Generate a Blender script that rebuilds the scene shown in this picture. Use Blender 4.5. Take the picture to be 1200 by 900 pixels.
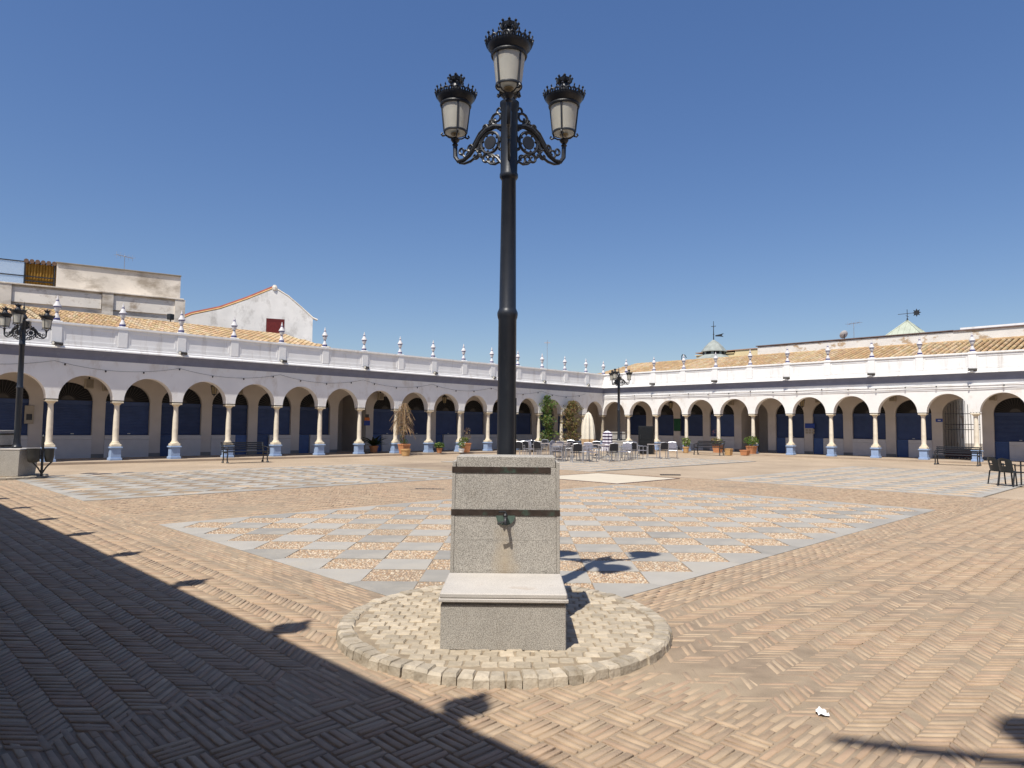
import bpy, math, random
import numpy as np
from mathutils import Matrix, Vector
random.seed(7); rng = np.random.default_rng(7)
PI = math.pi
for o in list(bpy.data.objects): bpy.data.objects.remove(o)
scene = bpy.context.scene
COL = scene.collection

# ------------------------------------------------------------------ camera
H = 1.6
F_PX, YAW, PITCH, ROLL = 809.35, 0.790621, 0.061862, 0.0090614
cy, sy, cp, sp = math.cos(YAW), math.sin(YAW), math.cos(PITCH), math.sin(PITCH)
fw = Vector((cy*cp, sy*cp, sp)); rt = Vector((sy, -cy, 0)); up = rt.cross(fw)
r2 = rt*math.cos(ROLL) + up*math.sin(ROLL); u2 = up*math.cos(ROLL) - rt*math.sin(ROLL)
cam_data = bpy.data.cameras.new('camera'); cam = bpy.data.objects.new('camera', cam_data); COL.objects.link(cam)
m = Matrix((( r2.x, u2.x, -fw.x, 0), (r2.y, u2.y, -fw.y, 0), (r2.z, u2.z, -fw.z, H), (0, 0, 0, 1)))
cam.matrix_world = m
cam_data.sensor_width = 36; cam_data.lens = F_PX/1200*36; cam_data.clip_end = 3000; cam_data.clip_start = 0.05
scene.camera = cam

# ------------------------------------------------------------------ sky, sun, exposure
LX, LY = 0.545, 0.185                      # horizontal travel of sunlight per metre of drop
ELEV = math.atan(1/math.hypot(LX, LY))
w = bpy.data.worlds.new('World'); scene.world = w; w.use_nodes = True
nt = w.node_tree; bg = nt.nodes['Background']
sky = nt.nodes.new('ShaderNodeTexSky'); sky.sky_type = 'NISHITA'; sky.sun_disc = False
sky.sun_elevation = ELEV
sx_, sy_ = -LX, -LY                       # direction towards the sun
sky.sun_rotation = math.atan2(sx_, sy_)
sky.altitude = 0; sky.air_density = 1.0; sky.dust_density = 0.6; sky.ozone_density = 3.0
hs = nt.nodes.new('ShaderNodeHueSaturation'); hs.inputs['Saturation'].default_value = 1.40; hs.inputs['Hue'].default_value = 0.514
gmn = nt.nodes.new('ShaderNodeGamma'); gmn.inputs[1].default_value = 0.72
nt.links.new(sky.outputs[0], gmn.inputs[0]); nt.links.new(gmn.outputs[0], hs.inputs['Color']); nt.links.new(hs.outputs[0], bg.inputs[0])
bg.inputs[1].default_value = 0.15
sd = bpy.data.lights.new('sun', 'SUN'); sd.energy = 4.9; sd.angle = math.radians(0.53); sd.color = (1, 0.955, 0.88)
sun = bpy.data.objects.new('sun', sd); COL.objects.link(sun)
sun.rotation_euler = Vector((LX, LY, -1)).to_track_quat('-Z', 'Y').to_euler()
vs = scene.view_settings; vs.view_transform = 'Standard'; vs.look = 'None'; vs.gamma = 1; vs.exposure = 0.24
try: vs.use_curve_mapping = False
except Exception: pass

# ------------------------------------------------------------------ materials
def srgb(r, g, b):
    f = lambda c: ((c/255)/12.92 if c/255 < .04045 else ((c/255+.055)/1.055)**2.4)
    return (f(r), f(g), f(b))
MATS = {}
def mat(name, col, rough=.8, var=.12, scale=3, bump=0, bscale=60, attr=None, rand=0, metal=0, stain=None,
        stain_scale=1.2, stretch=(1, 1, 1), spec=.3, translucent=0, col2=None):
    if name in MATS: return MATS[name]
    M = bpy.data.materials.new(name); M.use_nodes = True; t = M.node_tree; N = t.nodes; L = t.links
    b = N['Principled BSDF']; b.inputs['Roughness'].default_value = rough; b.inputs['Metallic'].default_value = metal
    b.inputs['Specular IOR Level'].default_value = spec
    tc = N.new('ShaderNodeTexCoord'); mp = N.new('ShaderNodeMapping'); mp.inputs['Scale'].default_value = stretch
    L.new(tc.outputs['Object'], mp.inputs[0])
    nz = N.new('ShaderNodeTexNoise'); nz.inputs['Scale'].default_value = scale; nz.inputs['Detail'].default_value = 6
    L.new(mp.outputs[0], nz.inputs['Vector'])
    if attr:
        a = N.new('ShaderNodeAttribute'); a.attribute_name = attr; base = a.outputs['Color']
    else:
        c = N.new('ShaderNodeRGB'); c.outputs[0].default_value = (*col, 1); base = c.outputs[0]
    if col2:
        mx0 = N.new('ShaderNodeMixRGB'); mx0.inputs[2].default_value = (*col2, 1); L.new(base, mx0.inputs[1])
        rp = N.new('ShaderNodeValToRGB'); rp.color_ramp.elements[0].position = .42; rp.color_ramp.elements[1].position = .62
        L.new(nz.outputs['Fac'], rp.inputs[0]); L.new(rp.outputs[0], mx0.inputs[0]); base = mx0.outputs[0]
    mr = N.new('ShaderNodeMapRange'); mr.inputs[1].default_value = .25; mr.inputs[2].default_value = .75
    mr.inputs[3].default_value = 1-var; mr.inputs[4].default_value = 1+var; L.new(nz.outputs['Fac'], mr.inputs[0])
    mul = N.new('ShaderNodeVectorMath'); mul.operation = 'SCALE'; L.new(base, mul.inputs[0]); L.new(mr.outputs[0], mul.inputs['Scale'])
    out = mul.outputs[0]
    if rand:
        oi = N.new('ShaderNodeObjectInfo'); m2 = N.new('ShaderNodeMapRange'); m2.inputs[3].default_value = 1-rand; m2.inputs[4].default_value = 1+rand
        L.new(oi.outputs['Random'], m2.inputs[0]); s2 = N.new('ShaderNodeVectorMath'); s2.operation = 'SCALE'
        L.new(out, s2.inputs[0]); L.new(m2.outputs[0], s2.inputs['Scale']); out = s2.outputs[0]
    if stain:
        scol, slo, shi, sstr = stain
        mp2 = N.new('ShaderNodeMapping'); mp2.inputs['Scale'].default_value = sstr; L.new(tc.outputs['Object'], mp2.inputs[0])
        n2 = N.new('ShaderNodeTexNoise'); n2.inputs['Scale'].default_value = stain_scale; n2.inputs['Detail'].default_value = 8; n2.inputs['Roughness'].default_value = .65
        L.new(mp2.outputs[0], n2.inputs['Vector']); rp2 = N.new('ShaderNodeMapRange'); rp2.inputs[1].default_value = slo; rp2.inputs[2].default_value = shi
        L.new(n2.outputs['Fac'], rp2.inputs[0]); mx = N.new('ShaderNodeMixRGB'); L.new(rp2.outputs[0], mx.inputs[0]); L.new(out, mx.inputs[1])
        mx.inputs[2].default_value = (*scol, 1); out = mx.outputs[0]
    L.new(out, b.inputs['Base Color'])
    if bump:
        n3 = N.new('ShaderNodeTexNoise'); n3.inputs['Scale'].default_value = bscale; n3.inputs['Detail'].default_value = 4; L.new(mp.outputs[0], n3.inputs['Vector'])
        bp = N.new('ShaderNodeBump'); bp.inputs['Strength'].default_value = bump; bp.inputs['Distance'].default_value = .01
        L.new(n3.outputs['Fac'], bp.inputs['Height']); L.new(bp.outputs[0], b.inputs['Normal'])
    if translucent:
        tr = N.new('ShaderNodeBsdfTranslucent'); L.new(out, tr.inputs[0]); ms = N.new('ShaderNodeMixShader'); ms.inputs[0].default_value = translucent
        L.new(b.outputs[0], ms.inputs[1]); L.new(tr.outputs[0], ms.inputs[2]); L.new(ms.outputs[0], N['Material Output'].inputs[0])
    MATS[name] = M
    return M

WHITE = mat('white_limewash', (.83, .815, .79), .9, .05, 2.0, .3, 18, stain=((.52, .47, .41), .55, .85, (2.6, 2.6, .35)))
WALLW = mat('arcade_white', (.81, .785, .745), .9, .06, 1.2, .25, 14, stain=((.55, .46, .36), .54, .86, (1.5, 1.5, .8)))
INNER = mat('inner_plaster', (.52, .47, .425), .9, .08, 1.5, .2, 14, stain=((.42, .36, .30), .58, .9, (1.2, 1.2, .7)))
COUNTER = mat('counter_plaster', (.54, .52, .51), .85, .08, 2, .2, 16)
CORNB = mat('cornice_blue', (.165, .18, .25), .8, .12, 2.5, .1, 20, stain=((.33, .34, .40), .62, .85, (2, 2, 1)))
SHUT = mat('shutter_blue', (.044, .070, .162), .5, .16, 2, rand=.3, stain=((.07, .08, .12), .58, .85, (1, 1, .5)))
DOORB = mat('door_blue', (.048, .090, .215), .5, .16, 2, rand=.25, stain=((.08, .09, .13), .6, .85, (1, 1, .4)))
PEDB = mat('pedestal_blue', (.265, .355, .52), .8, .12, 5, .2, 25, stain=((.55, .60, .70), .6, .8, (1, 1, .6)))
COLST = mat('column_marble', (.72, .64, .51), .6, .12, 4, .15, 25, stain=((.42, .34, .25), .60, .82, (1.5, 1.5, .5)), stain_scale=2.5)
BASEST = mat('column_base_stone', (.70, .61, .46), .75, .12, 6, .2, 25, stain=((.45, .33, .2), .6, .8, (1, 1, 1)), stain_scale=3)
FINW = mat('finial_white', (.58, .555, .55), .6, .06, 8); FINB = mat('finial_blue', (.05, .05, .18), .5, .1, 8)
DARKV = mat('dark_fanlight', (.012, .012, .014), .7, .2, 5)
FANIRON = mat('fanlight_iron', (.07, .065, .062), .6, .1, 9)
IRON = mat('black_iron', (.022, .023, .025), .42, .25, 8, .12, 90, spec=.5)
POLE = mat('pole_paint', (.018, .021, .027), .38, .2, 5, .05, 60, spec=.5, stain=((.06, .062, .066), .6, .85, (2, 2, .5)), stain_scale=4)
GLASSM = mat('milky_glass', (.80, .76, .65), .35, .08, 9, 0, 10, stain=((.58, .50, .36), .55, .85, (1, 1, .5)), stain_scale=7, translucent=.5)
CLEARM = mat('bottom_glass_pale', (.80, .82, .82), .25, .06, 9, translucent=.6)
GRANITE = mat('granite', (.375, .348, .305), .8, .10, 3, .35, 260, stain=((.22, .19, .15), .55, .8, (1, 1, .6)), stain_scale=2.2)
GRAN_T = mat('granite_slab', (.49, .455, .41), .75, .10, 3, .2, 260, stain=((.30, .22, .15), .60, .85, (1, 1, 1)), stain_scale=3)
BRONZE = mat('bronze_band', (.055, .040, .032), .55, .35, 14, .2, 70, metal=.3, stain=((.07, .12, .09), .52, .68, (1.5, 1.5, 1)), stain_scale=5)
VERDI = mat('verdigris', (.075, .11, .09), .6, .3, 20, .2, 70)
def granite_speckle(M, lo=.48, hi=1.52):
    t = M.node_tree; N = t.nodes; L = t.links; b = N['Principled BSDF']; src = b.inputs['Base Color'].links[0].from_socket
    tc = N.new('ShaderNodeTexCoord'); v = N.new('ShaderNodeTexNoise'); v.inputs['Scale'].default_value = 210; v.inputs['Detail'].default_value = 2
    L.new(tc.outputs['Object'], v.inputs['Vector']); r = N.new('ShaderNodeMapRange'); r.inputs[1].default_value = .36; r.inputs[2].default_value = .64
    r.inputs[3].default_value = lo; r.inputs[4].default_value = hi; L.new(v.outputs['Fac'], r.inputs[0])
    s = N.new('ShaderNodeVectorMath'); s.operation = 'SCALE'; L.new(src, s.inputs[0]); L.new(r.outputs[0], s.inputs['Scale']); L.new(s.outputs[0], b.inputs['Base Color'])
granite_speckle(GRANITE); granite_speckle(GRAN_T, .84, 1.14)
GRAN_B = GRANITE.copy(); GRAN_B.name = 'granite_tap_stained'
def tap_stain(M):                            # limescale and rust run down below the tap
    t = M.node_tree; N = t.nodes; L = t.links; b = N['Principled BSDF']; src = b.inputs['Base Color'].links[0].from_socket
    tc = N.new('ShaderNodeTexCoord'); sp_ = N.new('ShaderNodeSeparateXYZ'); L.new(tc.outputs['Object'], sp_.inputs[0])
    nz = N.new('ShaderNodeTexNoise'); nz.inputs['Scale'].default_value = 9; nz.inputs['Detail'].default_value = 5; L.new(tc.outputs['Object'], nz.inputs['Vector'])
    ab = N.new('ShaderNodeMath'); ab.operation = 'ABSOLUTE'; L.new(sp_.outputs['X'], ab.inputs[0])
    a1 = N.new('ShaderNodeMath'); a1.operation = 'MULTIPLY_ADD'; L.new(nz.outputs['Fac'], a1.inputs[0]); a1.inputs[1].default_value = .22; L.new(ab.outputs[0], a1.inputs[2])
    hz = N.new('ShaderNodeMath'); hz.operation = 'MULTIPLY_ADD'; L.new(sp_.outputs['Z'], hz.inputs[0]); hz.inputs[1].default_value = .16; L.new(a1.outputs[0], hz.inputs[2])
    r1 = N.new('ShaderNodeMapRange'); r1.inputs[1].default_value = .30; r1.inputs[2].default_value = .17; r1.inputs[3].default_value = 0; r1.inputs[4].default_value = .75; L.new(hz.outputs[0], r1.inputs[0])
    zl = N.new('ShaderNodeMapRange'); zl.inputs[1].default_value = .83; zl.inputs[2].default_value = .70; L.new(sp_.outputs['Z'], zl.inputs[0])
    mm = N.new('ShaderNodeMath'); mm.operation = 'MULTIPLY'; L.new(r1.outputs[0], mm.inputs[0]); L.new(zl.outputs[0], mm.inputs[1])
    cr = N.new('ShaderNodeMixRGB'); cr.inputs[1].default_value = (.52, .46, .36, 1); cr.inputs[2].default_value = (.30, .20, .10, 1); L.new(nz.outputs['Fac'], cr.inputs[0])
    mx = N.new('ShaderNodeMixRGB'); L.new(mm.outputs[0], mx.inputs[0]); L.new(src, mx.inputs[1]); L.new(cr.outputs[0], mx.inputs[2]); L.new(mx.outputs[0], b.inputs['Base Color'])
tap_stain(GRAN_B)
COBBLE = mat('cobble_stone', (.41, .345, .255), .8, .18, 14, .5, 45, rand=.20)
KERBS = mat('kerb_cobble', (.42, .36, .275), .85, .25, 14, .8, 35, rand=.25, stain=((.20, .16, .11), .50, .72, (1, 1, 1)), stain_scale=7)
MORTAR = mat('cobble_mortar', (.285, .225, .155), .95, .25, 10, .5, 60, stain=((.12, .10, .05), .62, .8, (1, 1, 1)), stain_scale=3)
BRICK = mat('paving_brick', (.40, .28, .2), .85, .14, 9, .35, 70, attr='Col', stain=((.30, .235, .165), .53, .78, (1, 1, 1)), stain_scale=1.1)
BED = mat('brick_joint', (.265, .202, .142), .95, .22, 6, .5, 80, stain=((.37, .292, .20), .44, .72, (1, 1, 1)), stain_scale=.6)
FARB = mat('far_brick', (.42, .312, .215), .9, .10, .35, 0)
SLATE = mat('slate_slab', (.335, .312, .272), .7, .08, 3, .15, 40, rand=.16, stain=((.41, .37, .305), .48, .75, (1, 1, 1)), stain_scale=1.3)
PEBBLE = mat('pebble', (.5, .35, .22), .6, .1, 30, 0, 10, attr='Col')
PBED = mat('pebble_mortar', (.30, .205, .125), .95, .2, 20, .4, 120)
PFAR = mat('pebble_panel_far', (.47, .365, .255), .9, .22, 16, .5, 60)
CONCR = mat('centre_slab_concrete', (.55, .48, .37), .85, .06, 2, .1, 30)
RUST = mat('steel_edging', (.10, .06, .05), .7, .2, 5)
WALKST = mat('arcade_pavement', (.38, .30, .22), .85, .15, 1.5, .2, 20)
FLOORIN = mat('arcade_floor', (.24, .17, .13), .6, .15, 2)
TILE = mat('roof_tile', (.52, .33, .15), .85, .22, 2.2, .3, 20, attr='Col', stain=((.26, .19, .11), .60, .82, (1, 1, 1)), stain_scale=2)
OLDW = mat('old_render', (.70, .635, .545), .95, .18, 1.0, .5, 8, stain=((.36, .305, .24), .48, .66, (1, 1, 1.8)), stain_scale=.7)
OLDW2 = mat('old_render_pale', (.80, .74, .65), .95, .1, 1.0, .4, 8, stain=((.40, .32, .24), .54, .68, (1, 1, 1.2)), stain_scale=1.1)
GABLE = mat('gable_render', (.80, .775, .73), .95, .10, 1.2, .4, 8, stain=((.36, .33, .29), .52, .74, (1, 1, .7)), stain_scale=1.1)
REDT = mat('red_tile', (.30, .085, .055), .85, .25, 3, .3, 20)
REDSH = mat('red_shutter', (.16, .022, .02), .6, .2, 6)
OCHRE = mat('ochre_edge', (.55, .36, .17), .85, .2, 3)
PEEL = mat('peeling_white', (.70, .675, .63), .95, .08, 1.5, .4, 9, stain=((.44, .33, .22), .535, .60, (1, .7, 1.3)), stain_scale=1.5)
YELLOW = mat('yellow_render', (.72, .58, .34), .9, .06, 1)
ZINC = mat('zinc_cupola', (.30, .32, .29), .55, .25, 3, .1, 20)
PYRG = mat('pyramid_sheet', (.42, .45, .36), .5, .15, 2)
COPER = mat('coping_dark', (.16, .11, .10), .8, .3, 3)
YSHEET = mat('yellow_sheet', (.42, .24, .045), .5, .3, 4, translucent=.5)
ALU = mat('aluminium', (.50, .50, .52), .38, .08, 10, metal=.8)
WEAVE = mat('dark_weave', (.018, .018, .022), .6, .2, 60)
WEAVE2 = mat('striped_weave', (.20, .19, .22), .6, .5, 55)
TTOP = mat('table_top', (.36, .31, .28), .4, .08, 4)
PLASTIC = mat('charcoal_plastic', (.016, .020, .022), .45, .15, 5, spec=.4)
PLWHITE = mat('white_plastic', (.74, .73, .70), .4, .05, 5)
BENCHW = mat('bench_slat', (.017, .019, .024), .5, .2, 12)
CANVAS = mat('cream_canvas', (.70, .64, .52), .9, .06, 8)
CANVAST = mat('tan_canvas', (.44, .30, .17), .9, .12, 8)
STRIPEA = mat('stripe_white', (.72, .69, .72), .9, .05, 8); STRIPEB = mat('stripe_plum', (.07, .045, .085), .9, .05, 8)
BLACKP = mat('black_panel', (.010, .011, .012), .4, .2, 4, spec=.4)
GREYBOX = mat('grey_cabinet', (.55, .56, .52), .5, .06, 4)
TERRA = mat('terracotta', (.48, .215, .10), .85, .15, 8, .2, 40, rand=.1)
WICKER = mat('tan_pot', (.52, .32, .14), .85, .2, 30, .3, 60)
SOIL = mat('soil', (.06, .042, .03), .95, .2, 20)
BARK = mat('bark', (.17, .115, .07), .9, .2, 20)
TWIG = mat('dry_twig', (.30, .20, .11), .9, .2, 20)
LEAF = mat('leaf_green', (.09, .15, .035), .6, .35, 6, translucent=.25, attr='Col')
PAPER = mat('paper', (.82, .83, .84), .8, .03, 20)
SIGNB = mat('sign_blue', (.02, .05, .26), .4, .05, 4); SIGNO = mat('sign_orange', (.62, .17, .04), .5, .1, 4)
SIGNG = mat('sign_green', (.012, .075, .035), .5, .1, 4); SIGNW = mat('sign_white', (.7, .7, .7), .5, .03, 4)
CABLE = mat('cable', (.03, .03, .03), .6, .1, 4); SPEAK = mat('beige_box', (.36, .31, .24), .6, .1, 6)
AMBER = mat('lantern_glass', (.30, .24, .14), .3, .1, 6)

# ------------------------------------------------------------------ mesh helpers
class MB:
    def __init__(s): s.v = []; s.f = []; s.c = []; s.mi = []; s.m = 0; s.col = None
    def add(s, vs, fs):
        n = len(s.v); s.v += [tuple(v) for v in vs]
        for f in fs: s.f.append([i+n for i in f]); s.c.append(s.col); s.mi.append(s.m)
        return s
    def box(s, x0, x1, y0, y1, z0, z1, bv=0):
        if bv <= 0:
            vs = [(x, y, z) for z in (z0, z1) for y in (y0, y1) for x in (x0, x1)]
            return s.add(vs, [(0, 2, 3, 1), (4, 5, 7, 6), (0, 1, 5, 4), (2, 6, 7, 3), (0, 4, 6, 2), (1, 3, 7, 5)])
        b = min(bv, (x1-x0)*.45, (y1-y0)*.45, (z1-z0)*.45); P = []; ids = {}
        for i, x in enumerate((x0, x1)):
            for j, y in enumerate((y0, y1)):
                for k, z in enumerate((z0, z1)):
                    dx, dy, dz = (b if i == 0 else -b), (b if j == 0 else -b), (b if k == 0 else -b)
                    ids[(i, j, k, 'x')] = len(P); P.append((x, y+dy, z+dz))
                    ids[(i, j, k, 'y')] = len(P); P.append((x+dx, y, z+dz))
                    ids[(i, j, k, 'z')] = len(P); P.append((x+dx, y+dy, z))
        F = []
        for i in (0, 1):
            q = [ids[(i, a, c, 'x')] for a, c in ((0, 0), (1, 0), (1, 1), (0, 1))]; F.append(q if i else q[::-1])
            q = [ids[(a, i, c, 'y')] for a, c in ((0, 0), (0, 1), (1, 1), (1, 0))]; F.append(q if i else q[::-1])
            q = [ids[(a, c, i, 'z')] for a, c in ((0, 0), (1, 0), (1, 1), (0, 1))]; F.append(q if i else q[::-1])
        for a in (0, 1):
            for c in (0, 1):
                F.append([ids[(0, a, c, 'y')], ids[(1, a, c, 'y')], ids[(1, a, c, 'z')], ids[(0, a, c, 'z')]])
                F.append([ids[(a, 0, c, 'x')], ids[(a, 1, c, 'x')], ids[(a, 1, c, 'z')], ids[(a, 0, c, 'z')]])
                F.append([ids[(a, c, 0, 'x')], ids[(a, c, 1, 'x')], ids[(a, c, 1, 'y')], ids[(a, c, 0, 'y')]])
                for k in (0, 1): F.append([ids[(a, c, k, 'x')], ids[(a, c, k, 'y')], ids[(a, c, k, 'z')]])
        return s.add(P, F)
    def lathe(s, prof, n=16, c=(0, 0, 0), a0=0, cap=True):
        vs = []; fs = []
        for r, z in prof:
            for i in range(n):
                a = a0+2*PI*i/n; vs.append((c[0]+r*math.cos(a), c[1]+r*math.sin(a), c[2]+z))
        for j in range(len(prof)-1):
            for i in range(n):
                k = (i+1) % n; fs.append((j*n+i, j*n+k, (j+1)*n+k, (j+1)*n+i))
        if cap:
            fs.append(tuple(range(n))[::-1]); fs.append(tuple((len(prof)-1)*n+i for i in range(n)))
        return s.add(vs, fs)
    def tube(s, pts, r, n=6, closed=False):
        pts = [Vector(q) for q in pts]; N = len(pts); vs = []; fs = []
        rs = r if isinstance(r, (list, tuple)) else [r]*N
        ref = None
        for i, q in enumerate(pts):
            if closed: t = (pts[(i+1) % N]-pts[i-1])
            else: t = pts[min(i+1, N-1)]-pts[max(i-1, 0)]
            t = t.normalized() if t.length > 1e-9 else Vector((0, 0, 1))
            if ref is None: ref = Vector((0, 0, 1)) if abs(t.z) < .9 else Vector((1, 0, 0))
            u = t.cross(ref)
            if u.length < 1e-4: u = t.cross(Vector((0, 1, 0)))
            u.normalize(); v = u.cross(t)
            ref = v if v.length > 0 else ref
            for k in range(n):
                a = 2*PI*k/n; vs.append(q+u*(rs[i]*math.cos(a))+v*(rs[i]*math.sin(a)))
        for j in range(N if closed else N-1):
            jj = (j+1) % N
            for k in range(n):
                kk = (k+1) % n; fs.append((j*n+k, j*n+kk, jj*n+kk, jj*n+k))
        if not closed: fs.append(tuple(range(n))[::-1]); fs.append(tuple((N-1)*n+k for k in range(n)))
        return s.add(vs, fs)
    def prism(s, poly, z0, z1):                 # poly in xy, extruded in z
        n = len(poly)
        vs = [(x, y, z0) for x, y in poly]+[(x, y, z1) for x, y in poly]
        fs = [tuple(range(n))[::-1], tuple(range(n, 2*n))]+[(i, (i+1) % n, n+(i+1) % n, n+i) for i in range(n)]
        return s.add(vs, fs)
    def profx(s, prof, x0, x1, m0=0, m1=0):      # (y,z) closed profile extruded along x; ends mitred by m*y
        n = len(prof)
        vs = [(x0+m0*y, y, z) for y, z in prof]+[(x1+m1*y, y, z) for y, z in prof]
        fs = [tuple(range(n)), tuple(range(n, 2*n))[::-1]]+[(i, n+i, n+(i+1) % n, (i+1) % n) for i in range(n)]
        return s.add(vs, fs)
    def xform(s, M, start=0):
        s.v[start:] = [tuple(M @ Vector(v)) for v in s.v[start:]]; return s
    def mesh(s, name, mats, smooth=False):
        me = bpy.data.meshes.new(name); me.from_pydata(s.v, [], s.f)
        for mm in (mats if isinstance(mats, (list, tuple)) else [mats]): me.materials.append(mm)
        if any(s.mi): me.polygons.foreach_set('material_index', s.mi)
        if any(c is not None for c in s.c):
            at = me.color_attributes.new('Col', 'FLOAT_COLOR', 'CORNER'); arr = []
            for f, c in zip(s.f, s.c): arr += list((*(c or (.5, .5, .5)), 1))*len(f)
            at.data.foreach_set('color', arr)
        if smooth:
            me.polygons.foreach_set('use_smooth', [True]*len(me.polygons))
            try: me.set_sharp_from_angle(angle=math.radians(38))
            except Exception: pass
        me.update(); return me
    def build(s, name, mats, parent=None, smooth=False, loc=(0, 0, 0), rz=0):
        return link(name, s.mesh(name, mats, smooth), parent, loc, rz)
def link(name, data, parent=None, loc=(0, 0, 0), rz=0):
    o = bpy.data.objects.new(name, data); COL.objects.link(o); o.parent = parent; o.location = loc; o.rotation_euler = (0, 0, rz); return o
def tag(o, label=None, cat=None, group=None, kind=None):
    if label: o['label'] = label
    if cat: o['category'] = cat
    if group: o['group'] = group
    if kind: o['kind'] = kind
    return o
def thing(name, label, cat, loc=(0, 0, 0), rz=0, group=None):
    return tag(link(name, None, None, loc, rz), label, cat, group)
def copy_tree(o, parent=None):
    c = o.copy(); COL.objects.link(c); c.parent = parent
    for ch in list(o.children): copy_tree(ch, c)
    return c
def dup(o, loc, rz, label):
    c = copy_tree(o); c.location = loc; c.rotation_euler = (0, 0, rz); c['label'] = label; return c
def np_mesh(name, verts, faces4, mats, cols=None):
    """verts (N,3), faces4 (M,4) quads, cols (M,3) colour per face"""
    me = bpy.data.meshes.new(name); nv, nf = len(verts), len(faces4)
    me.vertices.add(nv); me.vertices.foreach_set('co', np.asarray(verts, np.float32).ravel())
    me.loops.add(nf*4); me.loops.foreach_set('vertex_index', np.asarray(faces4, np.int32).ravel())
    me.polygons.add(nf); me.polygons.foreach_set('loop_start', np.arange(nf, dtype=np.int32)*4)
    me.polygons.foreach_set('loop_total', np.full(nf, 4, np.int32))
    for mm in (mats if isinstance(mats, (list, tuple)) else [mats]): me.materials.append(mm)
    if cols is not None:
        at = me.color_attributes.new('Col', 'FLOAT_COLOR', 'CORNER')
        c = np.ones((nf, 4, 4), np.float32); c[:, :, :3] = np.asarray(cols, np.float32)[:, None, :]; at.data.foreach_set('color', c.ravel())
    me.update(calc_edges=True); return me

XR, YL = 41.157, 31.936          # column lines of the right and left wings
SL, SR = 2.3307, 2.363           # bay widths

# ------------------------------------------------------------------ ground
g = MB(); g.add([(-400, -400, -.05), (900, -400, -.05), (900, 900, -.05), (-400, 900, -.05)], [(0, 1, 2, 3)])
tag(g.build('ground', FARB), kind='structure')
R1 = (3.82, 16.0, 3.96, 11.80); R2 = (3.82, 15.8, 16.35, 24.7); R3 = (19.85, 32.1, 3.96, 11.1); R4 = (19.85, 32.9, 15.95, 24.6)
SLAB = (16.05, 19.35, 11.92, 15.22)
FC = (3.88, 3.98); PC = (3.935, 4.035)                # centre of the near fountain platform
# far paving: one sheet with the brick courses in its material
def far_paving_mat():
    M = bpy.data.materials.new('far_brick_courses'); M.use_nodes = True; t = M.node_tree; N = t.nodes; L = t.links; b = N['Principled BSDF']
    b.inputs['Roughness'].default_value = .9; b.inputs['Specular IOR Level'].default_value = .2
    tc = N.new('ShaderNodeTexCoord'); mp = N.new('ShaderNodeMapping'); mp.inputs['Rotation'].default_value = (0, 0, PI/4); L.new(tc.outputs['Object'], mp.inputs[0])
    br = N.new('ShaderNodeTexBrick'); br.inputs['Scale'].default_value = 1; br.inputs['Brick Width'].default_value = .22; br.inputs['Row Height'].default_value = .055
    br.inputs['Mortar Size'].default_value = .006; br.inputs['Color1'].default_value = (.368, .283, .20, 1); br.inputs['Color2'].default_value = (.428, .338, .245, 1); br.inputs['Mortar'].default_value = (.33, .25, .165, 1)
    L.new(mp.outputs[0], br.inputs[0])
    n = N.new('ShaderNodeTexNoise'); n.inputs['Scale'].default_value = .5; n.inputs['Detail'].default_value = 8; L.new(tc.outputs['Object'], n.inputs[0])
    r = N.new('ShaderNodeMapRange'); r.inputs[1].default_value = .3; r.inputs[2].default_value = .7; r.inputs[3].default_value = .86; r.inputs[4].default_value = 1.12; L.new(n.outputs['Fac'], r.inputs[0])
    s = N.new('ShaderNodeVectorMath'); s.operation = 'SCALE'; L.new(br.outputs[0], s.inputs[0]); L.new(r.outputs[0], s.inputs['Scale']); L.new(s.outputs[0], b.inputs['Base Color']); return M
FPAV = far_paving_mat()
g = MB(); g.add([(-3, -8, -.024), (XR, -8, -.024), (XR, YL, -.024), (-3, YL, -.024)], [(0, 1, 2, 3)])
tag(g.build('plaza_ground', FPAV), kind='structure')
# near paving: real bricks on a jointing bed
ZONE = (-.6, 20.0, -.6, 24.0)
def vnoise(X_, Y_, cell, seed):
    r = np.random.default_rng(seed); G = r.random((260, 260)); fx, fy = (X_+40)/cell, (Y_+40)/cell
    ix, iy = np.floor(fx).astype(int), np.floor(fy).astype(int); tx, ty = fx-ix, fy-iy; tx = tx*tx*(3-2*tx); ty = ty*ty*(3-2*ty)
    g_ = lambda i, j: G[i % 260, j % 260]
    return (g_(ix, iy)*(1-tx)+g_(ix+1, iy)*tx)*(1-ty)+(g_(ix, iy+1)*(1-tx)+g_(ix+1, iy+1)*tx)*ty
st_ = .07
gx = np.arange(ZONE[0], ZONE[1]+st_, st_); gyv = np.arange(ZONE[2], ZONE[3]+st_, st_); GX, GY = np.meshgrid(gx, gyv, indexing='ij')
# uneven dust in the joints; sunk deeper across the shaded strip to darken it
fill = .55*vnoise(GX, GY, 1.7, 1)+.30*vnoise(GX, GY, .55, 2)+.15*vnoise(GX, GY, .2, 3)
shade_sink = 1/(1+np.exp((GX-2.3)/.35))
GZ = -.0098+.0160*(fill-.15)-.0085*shade_sink
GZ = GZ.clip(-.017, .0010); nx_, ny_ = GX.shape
idx = np.arange(nx_*ny_).reshape(nx_, ny_)
bedf = np.stack([idx[:-1, :-1], idx[1:, :-1], idx[1:, 1:], idx[:-1, 1:]], -1).reshape(-1, 4)
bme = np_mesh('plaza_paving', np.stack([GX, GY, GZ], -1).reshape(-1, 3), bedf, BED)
paving = tag(link('plaza_paving', bme), kind='structure')

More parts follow.
